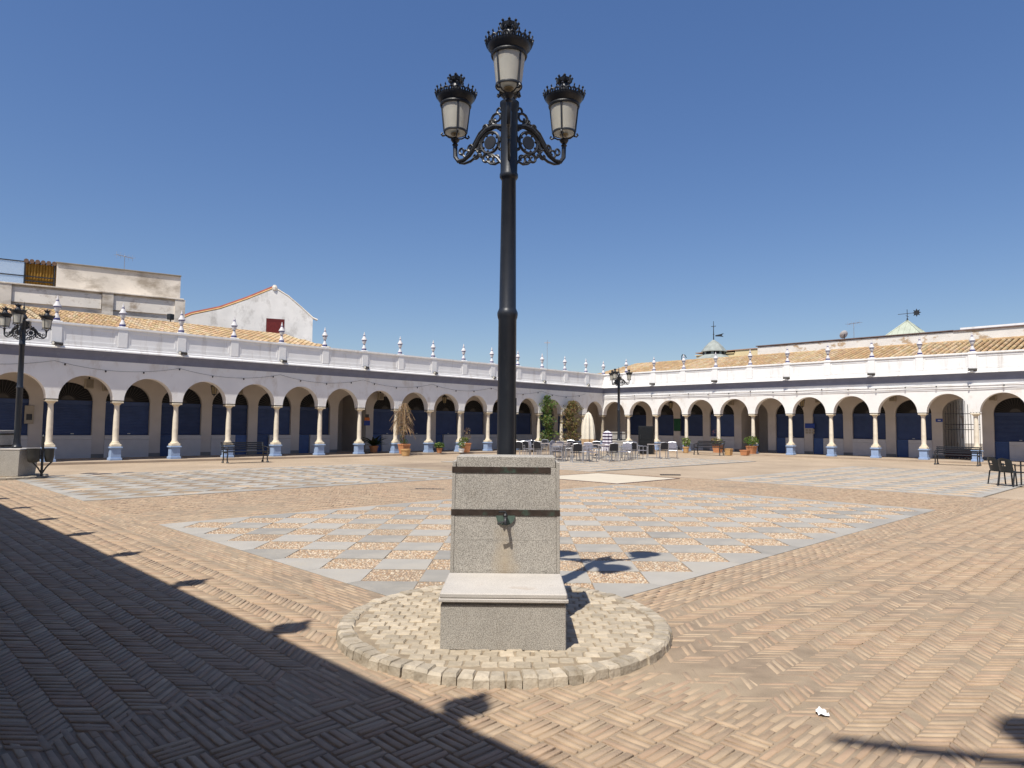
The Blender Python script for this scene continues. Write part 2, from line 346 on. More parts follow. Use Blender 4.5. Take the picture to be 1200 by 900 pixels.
def brick_set(region, style, out):
    x0, x1, y0, y1 = region
    L_, P_ = .212, .053          # brick length, pitch
    T = .035
    rows = []
    if style in ('hy', 'hx'):    # herringbone bands along y or along x
        wdt = .150; px = P_*math.sqrt(2)
        a0, a1, b0, b1 = (x0, x1, y0, y1) if style == 'hy' else (y0, y1, x0, x1)
        nb = int((a1-a0)/wdt); sh = T*math.sqrt(2)
        for i in range(nb):
            s = 1 if i % 2 else -1
            ac = a0+(i+.5)*wdt; bc = np.arange(b0, b1, px)+random.uniform(0, px)
            n = len(bc); hw = (wdt-.006)/2
            j = lambda k: rng.normal(0, k, n)
            hs_ = sh/2*(1+j(.08)); bcj = bc+j(.004); sl = s*(1+j(.05))
            q = np.stack([np.stack([np.full(n, ac-hw)+j(.003), bcj-sl*hw-hs_], 1), np.stack([np.full(n, ac+hw)+j(.003), bcj+sl*hw-hs_], 1),
                          np.stack([np.full(n, ac+hw)+j(.003), bcj+sl*hw+hs_], 1), np.stack([np.full(n, ac-hw)+j(.003), bcj-sl*hw+hs_], 1)], 1)
            if style == 'hx': q = q[:, ::-1, ::-1]
            rows.append(q)
    elif style == 'basket':
        B = 4*P_
        for i in range(int((x1-x0)/B)+1):
            for k in range(int((y1-y0)/B)+1):
                for c in range(4):
                    o = (c+.5)*P_; l0, l1 = .006, B-.006
                    if (i+k) % 2: r = [(l0, o-T/2), (l1, o-T/2), (l1, o+T/2), (l0, o+T/2)]
                    else: r = [(o-T/2, l0), (o+T/2, l0), (o+T/2, l1), (o-T/2, l1)]
                    rows.append((np.array(r)+np.array([x0+i*B, y0+k*B])+rng.normal(0, .0022, (4, 2)))[None])
    else:                        # 'ry' rows: bricks lying along y; 'rx' along x
        a0, a1, b0, b1 = (x0, x1, y0, y1) if style == 'ry' else (y0, y1, x0, x1)
        i = 0
        for a in np.arange(a0+P_/2, a1, P_):
            bb = np.arange(b0-(.11 if i % 2 else 0), b1, L_+.009); n = len(bb); i += 1
            j = lambda: rng.normal(0, .002, n)
            q = np.stack([np.stack([a-T/2+j(), bb+j()], 1), np.stack([a+T/2+j(), bb+j()], 1), np.stack([a+T/2+j(), bb+L_+j()], 1), np.stack([a-T/2+j(), bb+L_+j()], 1)], 1)
            if style == 'rx': q = q[:, ::-1, ::-1]
            rows.append(q)
    q = np.concatenate(rows); c = q.mean(1)
    def inside(r, mrg): return (c[:, 0] > r[0]+mrg) & (c[:, 0] < r[1]-mrg) & (c[:, 1] > r[2]+mrg) & (c[:, 1] < r[3]-mrg)
    keep = inside(region, -.02)
    for r in (R1, R2, R3, R4, SLAB): keep &= ~inside(r, .06)
    keep &= np.hypot(c[:, 0]-PC[0], c[:, 1]-PC[1]) > 1.25
    # only what the lens and a step to either side could see
    d = np.stack([c[:, 0], c[:, 1]], 1); rgt = d@np.array([sy, -cy]); fwd = d@np.array([cy, sy])
    keep &= (fwd > 1.2) & (np.abs(rgt) < fwd*.80+1.8)
    out.append(q[keep])
qs = []
XB, YB = 3.93, 4.17
brick_set((-.5, 3.30, YB, 24), 'hy', qs)                       # left of the checkers
brick_set((3.30, R1[0], YB, 24), 'ry', qs)                     # strip beside them
brick_set((-.5, 3.62, YB-.43, YB), 'ry', qs)                   # double course
brick_set((-.5, 3.55, -.5, YB-.43), 'basket', qs)              # fountain corner
brick_set((3.55, XB, -.5, YB-.43), 'rx', qs)
brick_set((XB, 20, -.5, 3.44), 'hx', qs)
brick_set((XB, 20, 3.44, R1[2]), 'rx', qs)
brick_set((R1[0], R1[1], R1[3], R2[2]), 'hx', qs)
brick_set((R1[1], 20, R1[2], 17.5), 'hy', qs)
Q = np.concatenate(qs)
NQ = len(Q)
PAL = np.array([(.40, .285, .185), (.43, .315, .205), (.42, .290, .190), (.37, .265, .175), (.45, .345, .230), (.40, .265, .175), (.33, .245, .170), (.47, .365, .245)])
PAL = PAL.mean(0)+(PAL-PAL.mean(0))*.5
bcol = PAL[rng.integers(0, len(PAL), NQ)]*np.array([.92, .925, .94])*rng.uniform(.90, 1.10, (NQ, 1))
zt = rng.normal(0, .0022, NQ).clip(-.006, .004)
def brick_arrays(q, z, ch=.004, zb=-.022):
    n = len(q); cen = q.mean(1, keepdims=True)
    e1 = q[:, 1]-q[:, 0]; e2 = q[:, 3]-q[:, 0]
    l1 = np.linalg.norm(e1, axis=1)[:, None]; l2 = np.linalg.norm(e2, axis=1)[:, None]
    u1, u2_ = e1/l1, e2/l2
    top = np.stack([q[:, 0]+ch*(u1+u2_), q[:, 1]+ch*(-u1+u2_), q[:, 2]-ch*(u1+u2_), q[:, 3]+ch*(u1-u2_)], 1)
    V = np.zeros((n, 12, 3))
    V[:, 0:4, :2] = q; V[:, 0:4, 2] = zb
    V[:, 4:8, :2] = q; V[:, 4:8, 2] = (z-.004)[:, None]
    V[:, 8:12, :2] = top; V[:, 8:12, 2] = z[:, None]+rng.normal(0, .0009, (n, 4))
    Fq = [(8, 9, 10, 11)]+[(4+i, 4+(i+1) % 4, 8+(i+1) % 4, 8+i) for i in range(4)]+[(i, (i+1) % 4, 4+(i+1) % 4, 4+i) for i in range(4)]
    Fa = np.array(Fq)[None]+(np.arange(n)*12)[:, None, None]
    return V.reshape(-1, 3), Fa.reshape(-1, 4), len(Fq)
# the 300 that show largest are bricks of their own
cen = Q.mean(1); X = np.stack([cen[:, 0], cen[:, 1], np.zeros(NQ)-H], 1)
dz = X@np.array(fw); pxx = 600+F_PX*(X@np.array(r2))/dz; pyy = 450-F_PX*(X@np.array(u2))/dz
inview = (dz > .5) & (pxx > 4) & (pxx < 1196) & (pyy < 897)
order = np.argsort(np.where(inview, np.hypot(cen[:, 0], cen[:, 1]), 1e9)); single = order[:300]
mask = np.ones(NQ, bool); mask[single] = False
V, Fa, k = brick_arrays(Q[mask], zt[mask])
tag(link('brick_field', np_mesh('brick_field', V, Fa, BRICK, np.repeat(bcol[mask], k, 0)), paving), kind='stuff')
for i in single:
    c = cen[i]; V, Fa, k = brick_arrays(Q[i:i+1]-c, zt[i:i+1])
    link('brick', np_mesh('brick', V, Fa, BRICK, np.repeat(bcol[i:i+1], k, 0)), paving, (c[0], c[1], 0))

# checkered rectangles: slate squares set diagonally among pebble squares
def checker(rect, nx, ny, near):
    x0, x1, y0, y1 = rect; b = .16
    dx, dy = (x1-x0-2*b)/nx, (y1-y0-2*b)/ny
    g = MB(); g.add([(x0+.01, y0+.01, -.006), (x1-.01, y0+.01, -.006), (x1-.01, y1-.01, -.006), (x0+.01, y1-.01, -.006)], [(0, 1, 2, 3)])
    root = tag(g.build('checkered_paving', PBED if near else PFAR), kind='structure')
    gp = .004
    sq = MB(); sq.prism([(-dx/2+gp, 0), (0, -dy/2+gp), (dx/2-gp, 0), (0, dy/2-gp)], -.02, .004); sqm = sq.mesh('slate_slab', SLATE)
    for i in range(nx-1):
        for j in range(ny-1):
            link('slate_slab', sqm, root, (x0+b+(i+1)*dx, y0+b+(j+1)*dy, random.uniform(-.001, .002)))
    # border slabs with the half squares that reach into the pattern
    for i in range(nx+1):
        xa, xb = max(x0, x0+b+(i-.5)*dx), min(x1, x0+b+(i+.5)*dx); xc = x0+b+i*dx
        for s in (0, 1):
            yo, yi, yt = (y0, y0+b, y0+b+dy/2) if s == 0 else (y1, y1-b, y1-b-dy/2)
            if i == 0: poly = [(x0, yo), (xb, yo), (xb, yi), (x0+b, yt), (x0, yt)]
            elif i == nx: poly = [(xa, yo), (x1, yo), (x1, yt), (x1-b, yt), (xa, yi)]
            else: poly = [(xa, yo), (xb, yo), (xb, yi), (xc, yt), (xa, yi)]
            ctr = np.mean(poly, 0); poly = [tuple(np.array(q)+(ctr-np.array(q))*.006) for q in poly]
            if s: poly = poly[::-1]
            m_ = MB(); m_.prism(poly, -.02, .0045); m_.build('border_slab', SLATE, root)
    for j in range(1, ny):
        ya, yb = y0+b+(j-.5)*dy, y0+b+(j+.5)*dy; yc = y0+b+j*dy
        for s in (0, 1):
            xo, xi, xt = (x0, x0+b, x0+b+dx/2) if s == 0 else (x1, x1-b, x1-b-dx/2)
            poly = [(xo, ya), (xi, ya), (xt, yc), (xi, yb), (xo, yb)]
            ctr = np.mean(poly, 0); poly = [tuple(np.array(q)+(ctr-np.array(q))*.006) for q in poly]
            if s: poly = poly[::-1]
            m_ = MB(); m_.prism(poly, -.02, .0045); m_.build('border_slab', SLATE, root)
    if near:
        pts = []
        pit = .040
        for i in range(nx):
            for j in range(ny):
                cx, cyy = x0+b+(i+.5)*dx, y0+b+(j+.5)*dy; n = int(dx/2/ (pit*.7071))
                a = np.arange(-n, n+1)*pit; A_, B_ = np.meshgrid(a, a)
                u = (A_+B_)*.5; v = (A_-B_)*.5
                u = u.ravel()+rng.normal(0, .006, u.size); v = v.ravel()+rng.normal(0, .006, v.size)
                k = np.abs(u)/(dx/2)+np.abs(v)/(dy/2) < .965
                pts.append(np.stack([cx+u[k], cyy+v[k]], 1))
        Pp = np.concatenate(pts); n = len(Pp)
        ang = rng.uniform(0, PI, n); rr = rng.uniform(.013, .020, n); el = rng.uniform(.62, 1.0, n); hh = rng.uniform(.008, .014, n)
        V = np.zeros((n, 12, 3)); t6 = np.arange(6)*PI/3
        for ring, (rs, zz) in enumerate(((1.0, 0), (.62, 1))):
            ex = rr[:, None]*rs*np.cos(t6); ey = (rr*el)[:, None]*rs*np.sin(t6)
            V[:, ring*6:ring*6+6, 0] = Pp[:, :1]+ex*np.cos(ang)[:, None]-ey*np.sin(ang)[:, None]
            V[:, ring*6:ring*6+6, 1] = Pp[:, 1:]+ex*np.sin(ang)[:, None]+ey*np.cos(ang)[:, None]
            V[:, ring*6:ring*6+6, 2] = -.008+zz*hh[:, None]
        fq = [(i, (i+1) % 6, 6+(i+1) % 6, 6+i) for i in range(6)]+[(6, 7, 8, 9), (6, 9, 10, 11)]
        Fa = (np.array(fq)[None]+(np.arange(n)*12)[:, None, None]).reshape(-1, 4)
        pp = np.array([(.50, .36, .23), (.44, .30, .185), (.56, .44, .31), (.38, .25, .155), (.52, .40, .29), (.60, .52, .40), (.34, .26, .19)])
        pc = .9*pp[rng.integers(0, 7, n)]*rng.uniform(.85, 1.15, (n, 1))
        tag(link('pebbles', np_mesh('pebbles', V.reshape(-1, 3), Fa, PEBBLE, np.repeat(pc, len(fq), 0)), root), kind='stuff')
checker(R1, 14, 9, True); checker(R2, 14, 10, False); checker(R3, 14, 8, False); checker(R4, 15, 10, False)
g = MB(); g.box(SLAB[0]+.05, SLAB[1]-.05, SLAB[2]+.05, SLAB[3]-.05, -.02, .008); cs = tag(g.build('centre_slab', CONCR), kind='structure')
g = MB()
for a, b_, c, d in ((SLAB[0], SLAB[1], SLAB[2], SLAB[2]+.05), (SLAB[0], SLAB[1], SLAB[3]-.05, SLAB[3]), (SLAB[0], SLAB[0]+.05, SLAB[2]+.05, SLAB[3]-.05), (SLAB[1]-.05, SLAB[1], SLAB[2]+.05, SLAB[3]-.05)):
    g.box(a, b_, c, d, -.02, .014)
g.build('steel_edging', RUST, cs)
for (x, y, w_, lb) in ((11.0, 14.05, .75, 'narrow drain grate in the brick path between two checkered panels'), (24.6, 27.3, .7, 'narrow drain grate in the brick near the shaded arcade pots'), (20.8, 13.2, .7, 'narrow drain grate in the brick just past the pale centre slab')):
    g = MB(); g.box(-w_/2, w_/2, -.06, .06, -.02, .004)
    for i in range(9): g.box(-w_/2+.02+i*w_/9, -w_/2+.02+i*w_/9+w_/15, -.045, .045, .004, .009)
    tag(g.build('drain_grate', IRON, None, False, (x, y, 0), PI*.75), lb, 'drain', 'drain grates in the brick paths')

# ------------------------------------------------------------------ fountain platforms
def platform(center, detailed, label, rad=1.30, h=.070):
    root = thing('cobbled_platform', label, 'platform', (center[0], center[1], 0), 0, 'round platforms under the fountains')
    g = MB(); n = 64
    g.lathe([(rad-.02, -.02), (rad-.02, h-.03), (rad-.16, h-.007), (.01, h-.007)], n); g.build('mortar_bed', MORTAR, root)
    nk = 82 if detailed else 40
    for i in range(nk):
        a = 2*PI*(i+random.uniform(-.06, .06))/nk; da = PI/nk*random.uniform(.92, .985); r0, r1 = rad-.125+random.uniform(-.008, .006), rad+random.uniform(-.006, .008)
        zt_ = h+random.uniform(-.006, .008); P = []
        for (r, t, z) in ((r0, -da, -.02), (r1+.01, -da, -.02), (r1+.01, da, -.02), (r0, da, -.02), (r0, -da, zt_-.012), (r1, -da, zt_-.018), (r1, da, zt_-.018), (r0, da, zt_-.012),
                          (r0+.012, -da*.82, zt_), (r1-.02, -da*.85, zt_), (r1-.02, da*.85, zt_), (r0+.012, da*.82, zt_)):
            rr = r+random.uniform(-.005, .005); P.append((rr*math.cos(a+t), rr*math.sin(a+t), z+random.uniform(-.003, .003)))
        k = MB(); k.add(P, [(8, 9, 10, 11)]+[(4+q, 4+(q+1) % 4, 8+(q+1) % 4, 8+q) for q in range(4)]+[(q, (q+1) % 4, 4+(q+1) % 4, 4+q) for q in range(4)])
        k.build('kerb_stone', KERBS, root)
    if not detailed: return root
    vari = []
    for q in range(14):
        s = MB(); a, b = random.uniform(.050, .055), random.uniform(.047, .052); j = lambda k: random.uniform(-k, k); P = []
        cs_ = [(-a, -b), (0, -b), (a, -b), (a, 0), (a, b), (0, b), (-a, b), (-a, 0)]
        cs_ = [(x*(.96 if x and y else 1)+j(.004), y*(.96 if x and y else 1)+j(.004)) for x, y in cs_]
        P = [(x, y, -.03) for x, y in cs_]+[(x, y, -.006+j(.002)) for x, y in cs_]+[(x*.88, y*.88, .002+j(.002)) for x, y in cs_]
        s.add(P, [tuple(range(16, 24))]+[(8+i, 8+(i+1) % 8, 16+(i+1) % 8, 16+i) for i in range(8)]+[(i, (i+1) % 8, 8+(i+1) % 8, 8+i) for i in range(8)])
        vari.append(s.mesh('cobble', COBBLE))
    # rows of setts, left out under the fountain
    row = 0; v = -1.18; cnt = 0
    while v < 1.2:
        u = -1.25+(row % 2)*.055
        while u < 1.25:
            uu = u+random.uniform(-.006, .006); vv = v+.018*math.sin(u*3+.6)+random.uniform(-.006, .006)
            if math.hypot(uu, vv) < rad-.165 and not (abs(uu) < .38 and -.88 < vv < .58):
                # u runs across the fountain, v from its back to its front
                x = uu*.7071-vv*.7071; y = -uu*.7071-vv*.7071
                link('cobble', random.choice(vari), root, (x, y, h+random.uniform(-.004, .004)), -PI/4+random.uniform(-.09, .09)+random.choice((0, PI))); cnt += 1
            u += .110*random.uniform(.98, 1.05)
        v += .107; row += 1
    return root
platform(PC, True, 'round raised platform of worn pale cobbles with a kerb of setts')

def fountain(loc, rz, label):
    """local +y is the front of the fountain, origin at the platform centre"""
    root = thing('drinking_fountain', label, 'fountain', loc, rz, 'granite drinking fountains with lamp posts')
    b = MB(); b.box(-.433, .433, .06, .715, -.01, .300, .006); b.box(-.405, .405, .07, .700, .300, .318); b.build('seat_base', GRANITE, root)
    b = MB(); b.box(-.448, .448, .062, .735, .318, .342, .004); b.box(-.440, .440, .062, .728, .342, .379, .008); b.build('seat_slab', GRAN_T, root)
    # upright block: courses and slim corner strips, all leaning in a little towards the top
    def batter(q): q.v = [(x*(1-.030*z/1.25), y, z) for x, y, z in q.v]; return q
    blk = MB(); blk.box(-.408, .408, -.36, .049, 0, .630, .0015); blk.box(-.408, .408, -.36, .049, .6312, 1.20, .0015); blk.box(-.406, .406, -.34, .035, 1.20, 1.289, .006)
    bo = batter(blk).build('upright_block', GRAN_B, root)
    for s in (-1, 1):
        st = MB(); st.box(min(s*.4095, s*.437), max(s*.4095, s*.437), -.365, .052, 0, 1.248, .003); batter(st).build('corner_strip', GRANITE, root)
    for z0, x0 in ((1.160, -.365), (.825, -.4385)):
        bd = MB(); bd.box(x0, .4385, .050, .0555, z0, z0+.047, .001)
        bd.box(.4375, .4395, -.36, .0520, z0, z0+.047)
        if x0 < -.4: bd.box(-.4395, -.4375, -.36, .0520, z0, z0+.047)
        bd.box(-.44, .44, -.373, -.366, z0, z0+.047); batter(bd).build('bronze_band', BRONZE, root)
    pl = MB(); n = 14
    poly = [(.075*math.cos(PI+PI*i/n), .075*math.sin(PI+PI*i/n)) for i in range(n+1)]
    pl.prism(poly, 0, .012); pl.xform(Matrix(((1, 0, 0, 0), (0, 0, 1, .053), (0, 1, 0, .825), (0, 0, 0, 1)))); pl.build('tap_plate', VERDI, root)
    tp = MB(); tp.tube([(0, .06, .817), (0, .09, .818), (0, .125, .812), (0, .142, .79), (0, .144, .767)], [.016, .014, .013, .012, .013], 10)
    tp.lathe([(.018, 0), (.02, .012), (.012, .025), (.010, .035)], 12, (0, .10, .822)); tp.tube([(0, .10, .857), (.03, .115, .862), (.05, .125, .86)], [.009, .007, .008], 8)
    tp.tube([(0, .144, .79), (.035, .15, .783), (.06, .148, .772)], [.008, .008, .010], 8)
    tp.build('tap', IRON, root, True)
    # ledge behind, where the lamp post stands
    b = MB(); b.box(-.41, .41, -1.0, -.376, -.01, .735, .006); b.v = [(x*(.86+.14*(z+.01)/.745), -.376+(y+.376)*(.90+.10*(z+.01)/.745), z) for x, y, z in b.v]; b.build('rear_trough', GRANITE, root)
    b = MB(); b.box(-.42, .42, -1.02, -.376, .737, .780, .008); b.build('rear_trough_rim', GRAN_T, root)
    return root
F1 = fountain((FC[0], FC[1], .075), PI*.75, 'granite drinking fountain with bronze bands and small tap on round cobbled platform')
# second and fourth fountains across the square
PC2 = (3.50, 24.72); PC4 = (32.85, 24.42)
dup(F1, (PC2[0], PC2[1], .075), PI*.25, 'granite fountain block on a small platform beside the twin litter bins')
dup(F1, (PC4[0], PC4[1], .075), -PI*.25, 'granite fountain block behind the cafe terrace chairs')
platform(PC2, False, 'round kerbed platform under the fountain beside the twin litter bins', 1.3)
platform(PC4, False, 'round kerbed platform behind the cafe terrace chairs', 1.3)

# ------------------------------------------------------------------ street lamps
def lantern_parts(root, ang, rad, z0):
    """one lantern with bracket; z0 = foot of the lantern"""
    ca, sa = math.cos(ang), math.sin(ang)
    def W(r, z, t=0): return (r*ca-t*sa, r*sa+t*ca, z)
    c = (rad*ca, rad*sa, z0)
    K = .885
    def sc(q): q.v = [(c[0]+(x-c[0])*K, c[1]+(y-c[1])*K, c[2]+.012+(z-c[2])*K) for x, y, z in q.v]; return q
    fr = MB()
    fr.lathe([(.02, -.07), (.034, -.05), (.02, -.03), (.045, -.005), (.05, .01), (.025, .03)], 12, c)
    fr.lathe([(.112, .082), (.126, .082), (.128, .092), (.126, .102), (.112, .102)], 24, c, cap=False)     # lower ring
    for k in range(4):
        a = ang+PI/4+k*PI/2
        fr.tube([(c[0]+r*math.cos(a), c[1]+r*math.sin(a), c[2]+z) for r, z in ((.03, .02), (.07, .025), (.11, .05), (.12, .09))], .008, 6)
        fr.tube([(c[0]+r*math.cos(a), c[1]+r*math.sin(a), c[2]+z) for r, z in ((.11, .045), (.138, .035), (.152, .05), (.140, .068))], .010, 6)
        fr.tube([(c[0]+.122*math.cos(a), c[1]+.122*math.sin(a), c[2]+.09), (c[0]+.153*math.cos(a), c[1]+.153*math.sin(a), c[2]+.385)], .0105, 6)
    fr.lathe([(.150, .370), (.166, .370), (.172, .385), (.166, .400), (.160, .405), (.172, .418), (.190, .445), (.206, .468), (.206, .480), (.17, .485), (.12, .51), (.085, .545), (.058, .575), (.05, .64)], 28, c)
    L_ = sc(fr).build('lantern', IRON, root, True)
    gl = MB(); gl.lathe([(.118, .095), (.150, .372)], 28, c, cap=False); sc(gl).build('glass_shade', GLASSM, L_, True)
    bp = MB(); bp.lathe([(.112, .084), (.112, .088)], 24, c); sc(bp).build('bottom_glass', CLEARM, L_)
    bl = MB(); bl.lathe([(.02, .055), (.045, .06), (.05, .072), (.03, .083)], 12, c); sc(bl).build('bulb_holder', AMBER, L_)
    cr = MB()                                                       # pierced gallery round the rim
    n = 22
    for k in range(n):
        a = 2*PI*k/n; a2 = 2*PI*(k+1)/n; am = (a+a2)/2
        def R_(r, aa, z): return (c[0]+r*math.cos(aa), c[1]+r*math.sin(aa), c[2]+z)
        cr.tube([R_(.203, a, .475), R_(.213, a+(am-a)*.3, .50), R_(.218, am, .512), R_(.213, a2-(a2-am)*.3, .50), R_(.203, a2, .475)], .0095, 5)
        cr.tube([R_(.205, am, .478), R_(.218, am, .512), R_(.226, am, .535)], [.008, .009, .006], 5)
        tp_ = .540 if k % 3 == 0 else .532
        cr.lathe([(.001, -.018), (.015 if k % 3 == 0 else .010, 0), (.001, .018)], 6, R_(.226, am, tp_))
    for k in range(8):                                              # little crown on top
        a = 2*PI*k/8
        cr.tube([(c[0]+r*math.cos(a), c[1]+r*math.sin(a), c[2]+z) for r, z in ((.052, .64), (.070, .66), (.082, .69))], [.016, .018, .010], 5)
        cr.lathe([(.001, -.018), (.016, 0), (.001, .02)], 6, (c[0]+.086*math.cos(a), c[1]+.086*math.sin(a), c[2]+.695))
    cr.lathe([(.05, .632), (.074, .648), (.084, .682), (.05, .688), (.02, .695), (.016, .705), (.026, .722), (.014, .738), (.005, .755)], 14, c)
    sc(cr).build('lantern_crown', IRON, L_, True)
    # bracket of scrolls from the post to the lantern foot
    br = MB(); ps = .074
    zc = z0-.02
    main = [(ps, zc+.055), (.16, zc+.075), (.24, zc+.06), (.315, zc+.005), (.375, zc-.08), (.435, zc-.145), (.50, zc-.18), (.56, zc-.178), (.595, zc-.13), (rad, zc-.015)]
    br.tube([W(*q) for q in main], [.022, .025, .026, .025, .023, .021, .02, .021, .022, .022], 8)
    circ = [(.205+.098*math.cos(t), zc-.07+.098*math.sin(t)) for t in [2*PI*i/22 for i in range(22)]]
    br.tube([W(*q) for q in circ], .014, 6, True)
    disc = MB(); disc.lathe([(.060, -.008), (.064, 0), (.060, .008)], 24)
    disc.xform(Matrix(((ca, 0, -sa, .205*ca), (sa, 0, ca, .205*sa), (0, 1, 0, zc-.07), (0, 0, 0, 1)))); br.v += []; n0 = len(br.v); br.add(disc.v, disc.f)
    def curl(cx, cz, r0, r1, a0, a1, rr=.013, n=14):
        br.tube([W(cx+(r0+(r1-r0)*i/n)*math.cos(a0+(a1-a0)*i/n), cz+(r0+(r1-r0)*i/n)*math.sin(a0+(a1-a0)*i/n)) for i in range(n+1)], [rr*(1-.25*i/n) for i in range(n+1)], 6)
    curl(.135, zc+.145, .065, .018, -.5*PI, 2.1*PI); curl(.195, zc+.125, .028, .008, -1.2*PI, 1.2*PI, .014)
    curl(.245, zc-.215, .045, .012, .5*PI, -1.6*PI); curl(.415, zc-.075, .048, .015, -.9*PI, 1.2*PI, .013)
    br.tube([W(r+.012, z+.038) for r, z in main[1:6]], [.006, .011, .012, .011, .006], 6)
    for r_, z_ in ((.15, .115), (.20, .108), (.25, .085), (.295, .05), (.33, 0), (.36, -.05)): br.lathe([(.001, -.014), (.013, 0), (.001, .014)], 6, W(r_, zc+z_))
    curl(.30, zc-.165, .05, .014, .2*PI, 2.0*PI, .012); curl(.13, zc-.235, .045, .014, -.3*PI, 1.5*PI, .011); curl(.47, zc-.115, .04, .012, -.4*PI, 1.5*PI, .011); curl(.105, zc+.215, .035, .012, -.6*PI, 1.2*PI, .012)
    br.tube([W(*q) for q in ((ps, zc-.30), (.12, zc-.235), (.17, zc-.195), (.23, zc-.178))], .012, 6)
    br.tube([W(*q) for q in ((ps, zc-.18), (.11, zc-.13), (.10, zc-.07), (ps, zc-.02))], .010, 6)
    for rr_, zz in ((.095, zc+.03), (.095, zc-.075), (.10, zc-.15), (.30, zc-.185), (.33, zc-.14), (.27, zc+.045), (.12, zc+.05), (.205, zc-.20)):
        br.lathe([(.001, -.018), (.016, -.006), (.016, .006), (.001, .018)], 8, W(rr_, zz))
    br.tube([W(*q) for q in ((.31, zc-.02), (.335, zc-.10), (.325, zc-.155), (.30, zc-.165))], .011, 6)
    for k in range(8):                                              # studs between ring and medallion
        t = 2*PI*k/8+.3; br.lathe([(.001, -.016), (.014, 0), (.001, .016)], 6, W(.205+.080*math.cos(t), zc-.07+.080*math.sin(t)))
    curl(.365, zc-.165, .045, .012, .6*PI, 2.4*PI, .012); curl(.335, zc-.075, .05, .014, .1*PI, -1.6*PI, .013); curl(.17, zc+.10, .04, .012, 0, 1.8*PI, .012)
    curl(.20, zc-.235, .04, .010, .4*PI, 2.2*PI, .012); curl(.52, zc-.085, .038, .012, -.6*PI, 1.2*PI, .012); curl(.265, zc+.085, .03, .008, PI, -.8*PI, .011)
    br.tube([W(*q) for q in ((.10, zc-.27), (.15, zc-.285), (.20, zc-.27), (.24, zc-.235))], .011, 6)
    br.tube([W(*q) for q in ((.29, zc-.12), (.35, zc-.17), (.42, zc-.205), (.49, zc-.215), (.55, zc-.20))], [.008, .012, .013, .012, .008], 6)
    br.build('scroll_bracket', IRON, root, True)
def street_lamp(loc, rz, label, floods=0):
    root = thing('street_lamp', label, 'street lamp', loc, rz, 'three-armed street lamps')
    zb = 0
    p_ = MB(); z = loc[2]
    prof = [(.13, 0), (.13, .05), (.105, .08), (.095, .14), (.0825, .30), (.081, 2.555-z), (.088, 2.575-z), (.092, 2.60-z), (.092, 2.62-z), (.084, 2.64-z), (.076, 2.66-z), (.065, 3.83-z), (.076, 3.845-z), (.084, 3.86-z), (.084, 3.885-z), (.077, 3.90-z), (.077, 4.50-z), (.088, 4.52-z), (.088, 4.555-z), (.06, 4.575-z), (.05, 4.60-z)]
    p_.lathe(prof, 28); p_.build('post', POLE, root, True)
    t = MB(); t.lathe([(.05, 4.59-z), (.10, 4.64-z), (.085, 4.70-z), (.045, 4.76-z), (.055, 4.80-z), (.03, 4.86-z), (.018, 4.92-z), (.032, 4.95-z), (.015, 4.99-z), (.004, 5.12-z)], 18); t.build('finial_spike', IRON, root, True)
    hp = MB(); hp.box(-.012, .012, .078, .088, .5, 1.0); hp.build('access_door', IRON, root)
    for k in range(3): lantern_parts(root, 2*PI*k/3, .60, 4.315-z)
    return root
LZ = .075+.780
LAMP = street_lamp((4.29, 4.40, LZ), math.radians(225), 'tall black lamp post with three crowned lanterns rising behind the tap fountain')
dup(LAMP, (3.93, 24.27, LZ), math.radians(248), 'black three-lantern lamp post on the fountain beside the twin litter bins')
dup(LAMP, (32.40, 23.97, LZ), math.radians(196), 'black three-lantern lamp post standing behind the cafe terrace')
for (x, y, z, rz, lb) in ((3.93, 24.27, 4.35, 5.6, 'small floodlight clamped to lamp post beside the litter bins'), (32.4, 23.97, 4.35, 5.2, 'small floodlight clamped to the cafe terrace lamp post')):
    t = thing('post_floodlight', lb, 'floodlight', (x, y, z), rz)
    b = MB(); b.box(-.14, .14, .10, .16, .0, .22, .01); b.build('housing', SPEAK, t); b = MB(); b.box(-.12, .12, .161, .168, .02, .20); b.build('lens', GREYBOX, t)
    b = MB(); b.box(-.02, .02, .07, .11, .08, .14); b.build('clamp', IRON, t)

# ------------------------------------------------------------------ arcade wings
def column_meshes():
    sh = MB(); sh.lathe([(.122, .84), (.122, .87), (.113, .90), (.116, 1.2), (.110, 1.7), (.096, 2.32), (.109, 2.335), (.109, 2.36), (.096, 2.37)], 20)
    pe = MB(); pe.box(-.225, .225, -.225, .225, .07, .17, .01); pe.box(-.185, .185, -.185, .185, .17, .565); pe.box(-.235, .235, -.235, .235, .565, .63, .015)
    ba = MB(); ba.box(-.19, .19, -.19, .19, .63, .735, .015); ba.lathe([(.175, .735), (.185, .76), (.168, .785), (.138, .80), (.148, .82), (.126, .845)], 20)
    ca = MB(); ca.lathe([(.12, 2.36), (.135, 2.385), (.175, 2.425), (.18, 2.43)], 16); ca.box(-.20, .20, -.20, .20, 2.43, 2.495, .008)
    return sh.mesh('column', COLST, True), pe.mesh('pedestal', PEDB), ba.mesh('column_base', BASEST, True), ca.mesh('capital', BASEST, True)
CSH, CPE, CBA, CCA = column_meshes()
